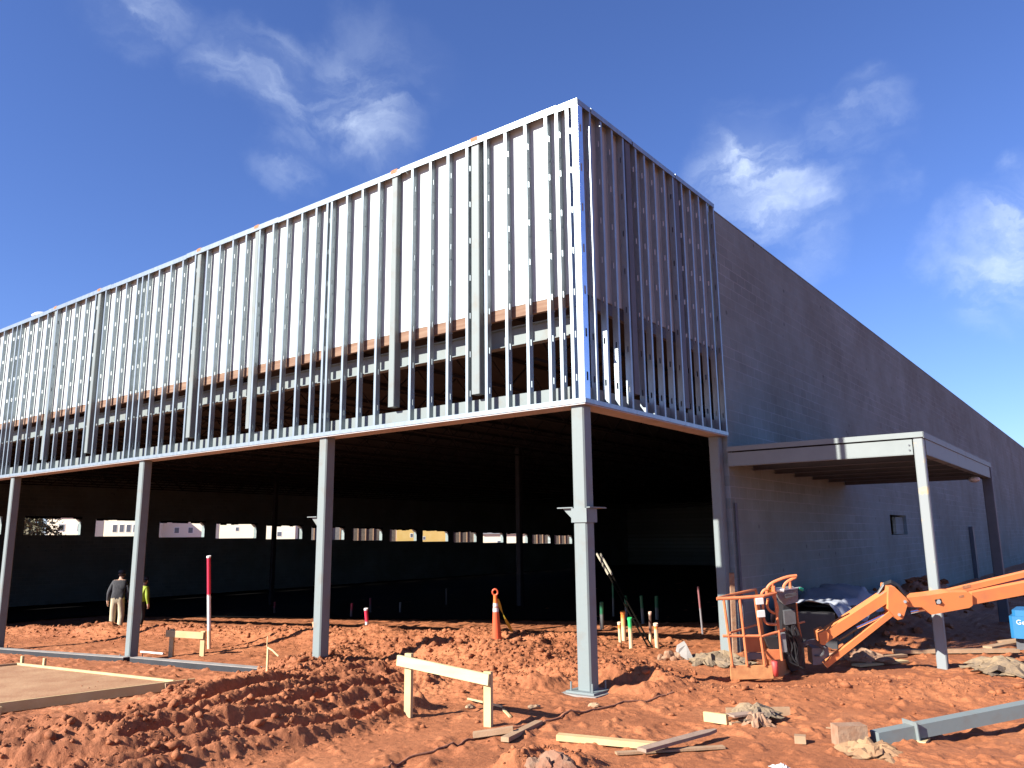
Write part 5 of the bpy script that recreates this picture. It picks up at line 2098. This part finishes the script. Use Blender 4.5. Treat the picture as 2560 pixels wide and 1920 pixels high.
nb_house('cream apartment house seen through the openings left of the second column', 116, 232, -62, 'cream', 6.5, windows=[(.32, 2.95, .9, .8), (.72, 2.95, .9, .8), (.34, 4.4, .9, .8)], group='cream houses beyond the far wall')
nb_house('cream apartment house with four windows in a row behind the second column', 236, 392, -64, 'cream', 6.5, windows=[(.32, 2.9, .7, .9), (.43, 2.9, .7, .9), (.54, 2.9, .7, .9), (.65, 2.9, .7, .9)], group='cream houses beyond the far wall')
nb_house('cream apartment house seen through the openings just right of the second column', 396, 534, -62, 'cream', 6.2, windows=[(.33, 2.75, .8, .7), (.58, 2.75, .8, .7), (.25, 1.6, .5, .4), (.62, 1.6, .8, .5)], group='cream houses beyond the far wall')
nb_house('cream apartment house seen left of the third column', 538, 738, -64, 'cream', 6.2, windows=[(.27, 2.85, .6, .5), (.25, 1.5, .5, .5), (.45, 1.5, .5, .5), (.8, 2.4, .8, .6)], group='cream houses beyond the far wall')
nb_house('grey wrapped house under construction behind the third column', 742, 872, -62, 'wrap', 6.0, frame=True, roof=False, name='framed_house', group='half built houses beyond the far wall')
nb_house('half built timber framed house right of the third column', 876, 990, -64, 'frame', 6.0, frame=True, roof=False, name='framed_house', group='half built houses beyond the far wall')
nb_house('house clad in bright yellow sheathing seen through the openings', 992, 1128, -64, 'yellow', 5.5, windows=[(.27, 2.2, .6, .6), (.5, 1.9, .5, .5)], roof=False, name='framed_house', group='half built houses beyond the far wall')
nb_house('half built house of open timber studs right of the yellow one', 1132, 1202, -64, 'frame', 5.0, frame=True, roof=False, name='framed_house', group='half built houses beyond the far wall')
nb_house('cream house with a low grey roof left of the corner column', 1206, 1322, -66, 'cream', 1.75, windows=[(.4, 1.35, 2.2, .4)], group='cream houses beyond the far wall')
nb_house('dark half built house seen nearest the corner column', 1328, 1440, -66, 'frame', 5.0, frame=True, roof=False, name='framed_house', group='half built houses beyond the far wall')


def tree(label, x, y, h, w, seed):
    r = random.Random(seed)
    z0 = -1.6
    t = thing('tree', label, 'tree', (x, y, z0), 'trees beyond the far wall')
    b = MB()
    b.tube([(x, y, z0-.2), (x+.1, y, z0+h*.4), (x, y+.1, z0+h*.85)], [.2, .13, .04], 8)
    for k in range(7):
        a = r.uniform(0, 6.28)
        zz = z0+h*r.uniform(.3, .75)
        b.tube([(x, y, zz), (x+math.cos(a)*w*.3, y+math.sin(a)*w*.3, zz+h*.12)], [.06, .02], 5)
    b.build('trunk', 'bark', t)
    b = MB()
    for k in range(2600):
        a, u = r.uniform(0, 6.28), r.uniform(0, 1)**.5
        zz = r.uniform(.22, 1)
        ww = w*.5*math.sin(math.pi*min(1, zz*.85+.1))**.7*(0.7+0.4*math.sin(a*3+seed))
        p = Vector((x+math.cos(a)*u*ww, y+math.sin(a)*u*ww, z0+h*zz))
        s = r.uniform(.06, .16)
        d1_ = Vector((r.gauss(0, 1), r.gauss(0, 1), r.gauss(0, 1))).normalized()*s
        d2_ = Vector((r.gauss(0, 1), r.gauss(0, 1), r.gauss(0, 1))).normalized()*s
        b.add([p-d1_, p+d2_, p+d1_, p-d2_], [(0, 1, 2, 3)])
    b.build('crown', 'leaf', t)


p = FX(80, 1330, -57)
tree('dull green tree seen through the leftmost opening, nearer the cream house', p.x, p.y+.3, 6.5, 3.4, 4)
p = FX(20, 1330, -58)
tree('dull green tree at the left edge behind the leftmost column', p.x, p.y, 7.0, 4.2, 5)
p = FX(58, 1330, -66)
tree('dull green tree standing furthest back in the leftmost opening', p.x, p.y, 8.0, 5.5, 6)
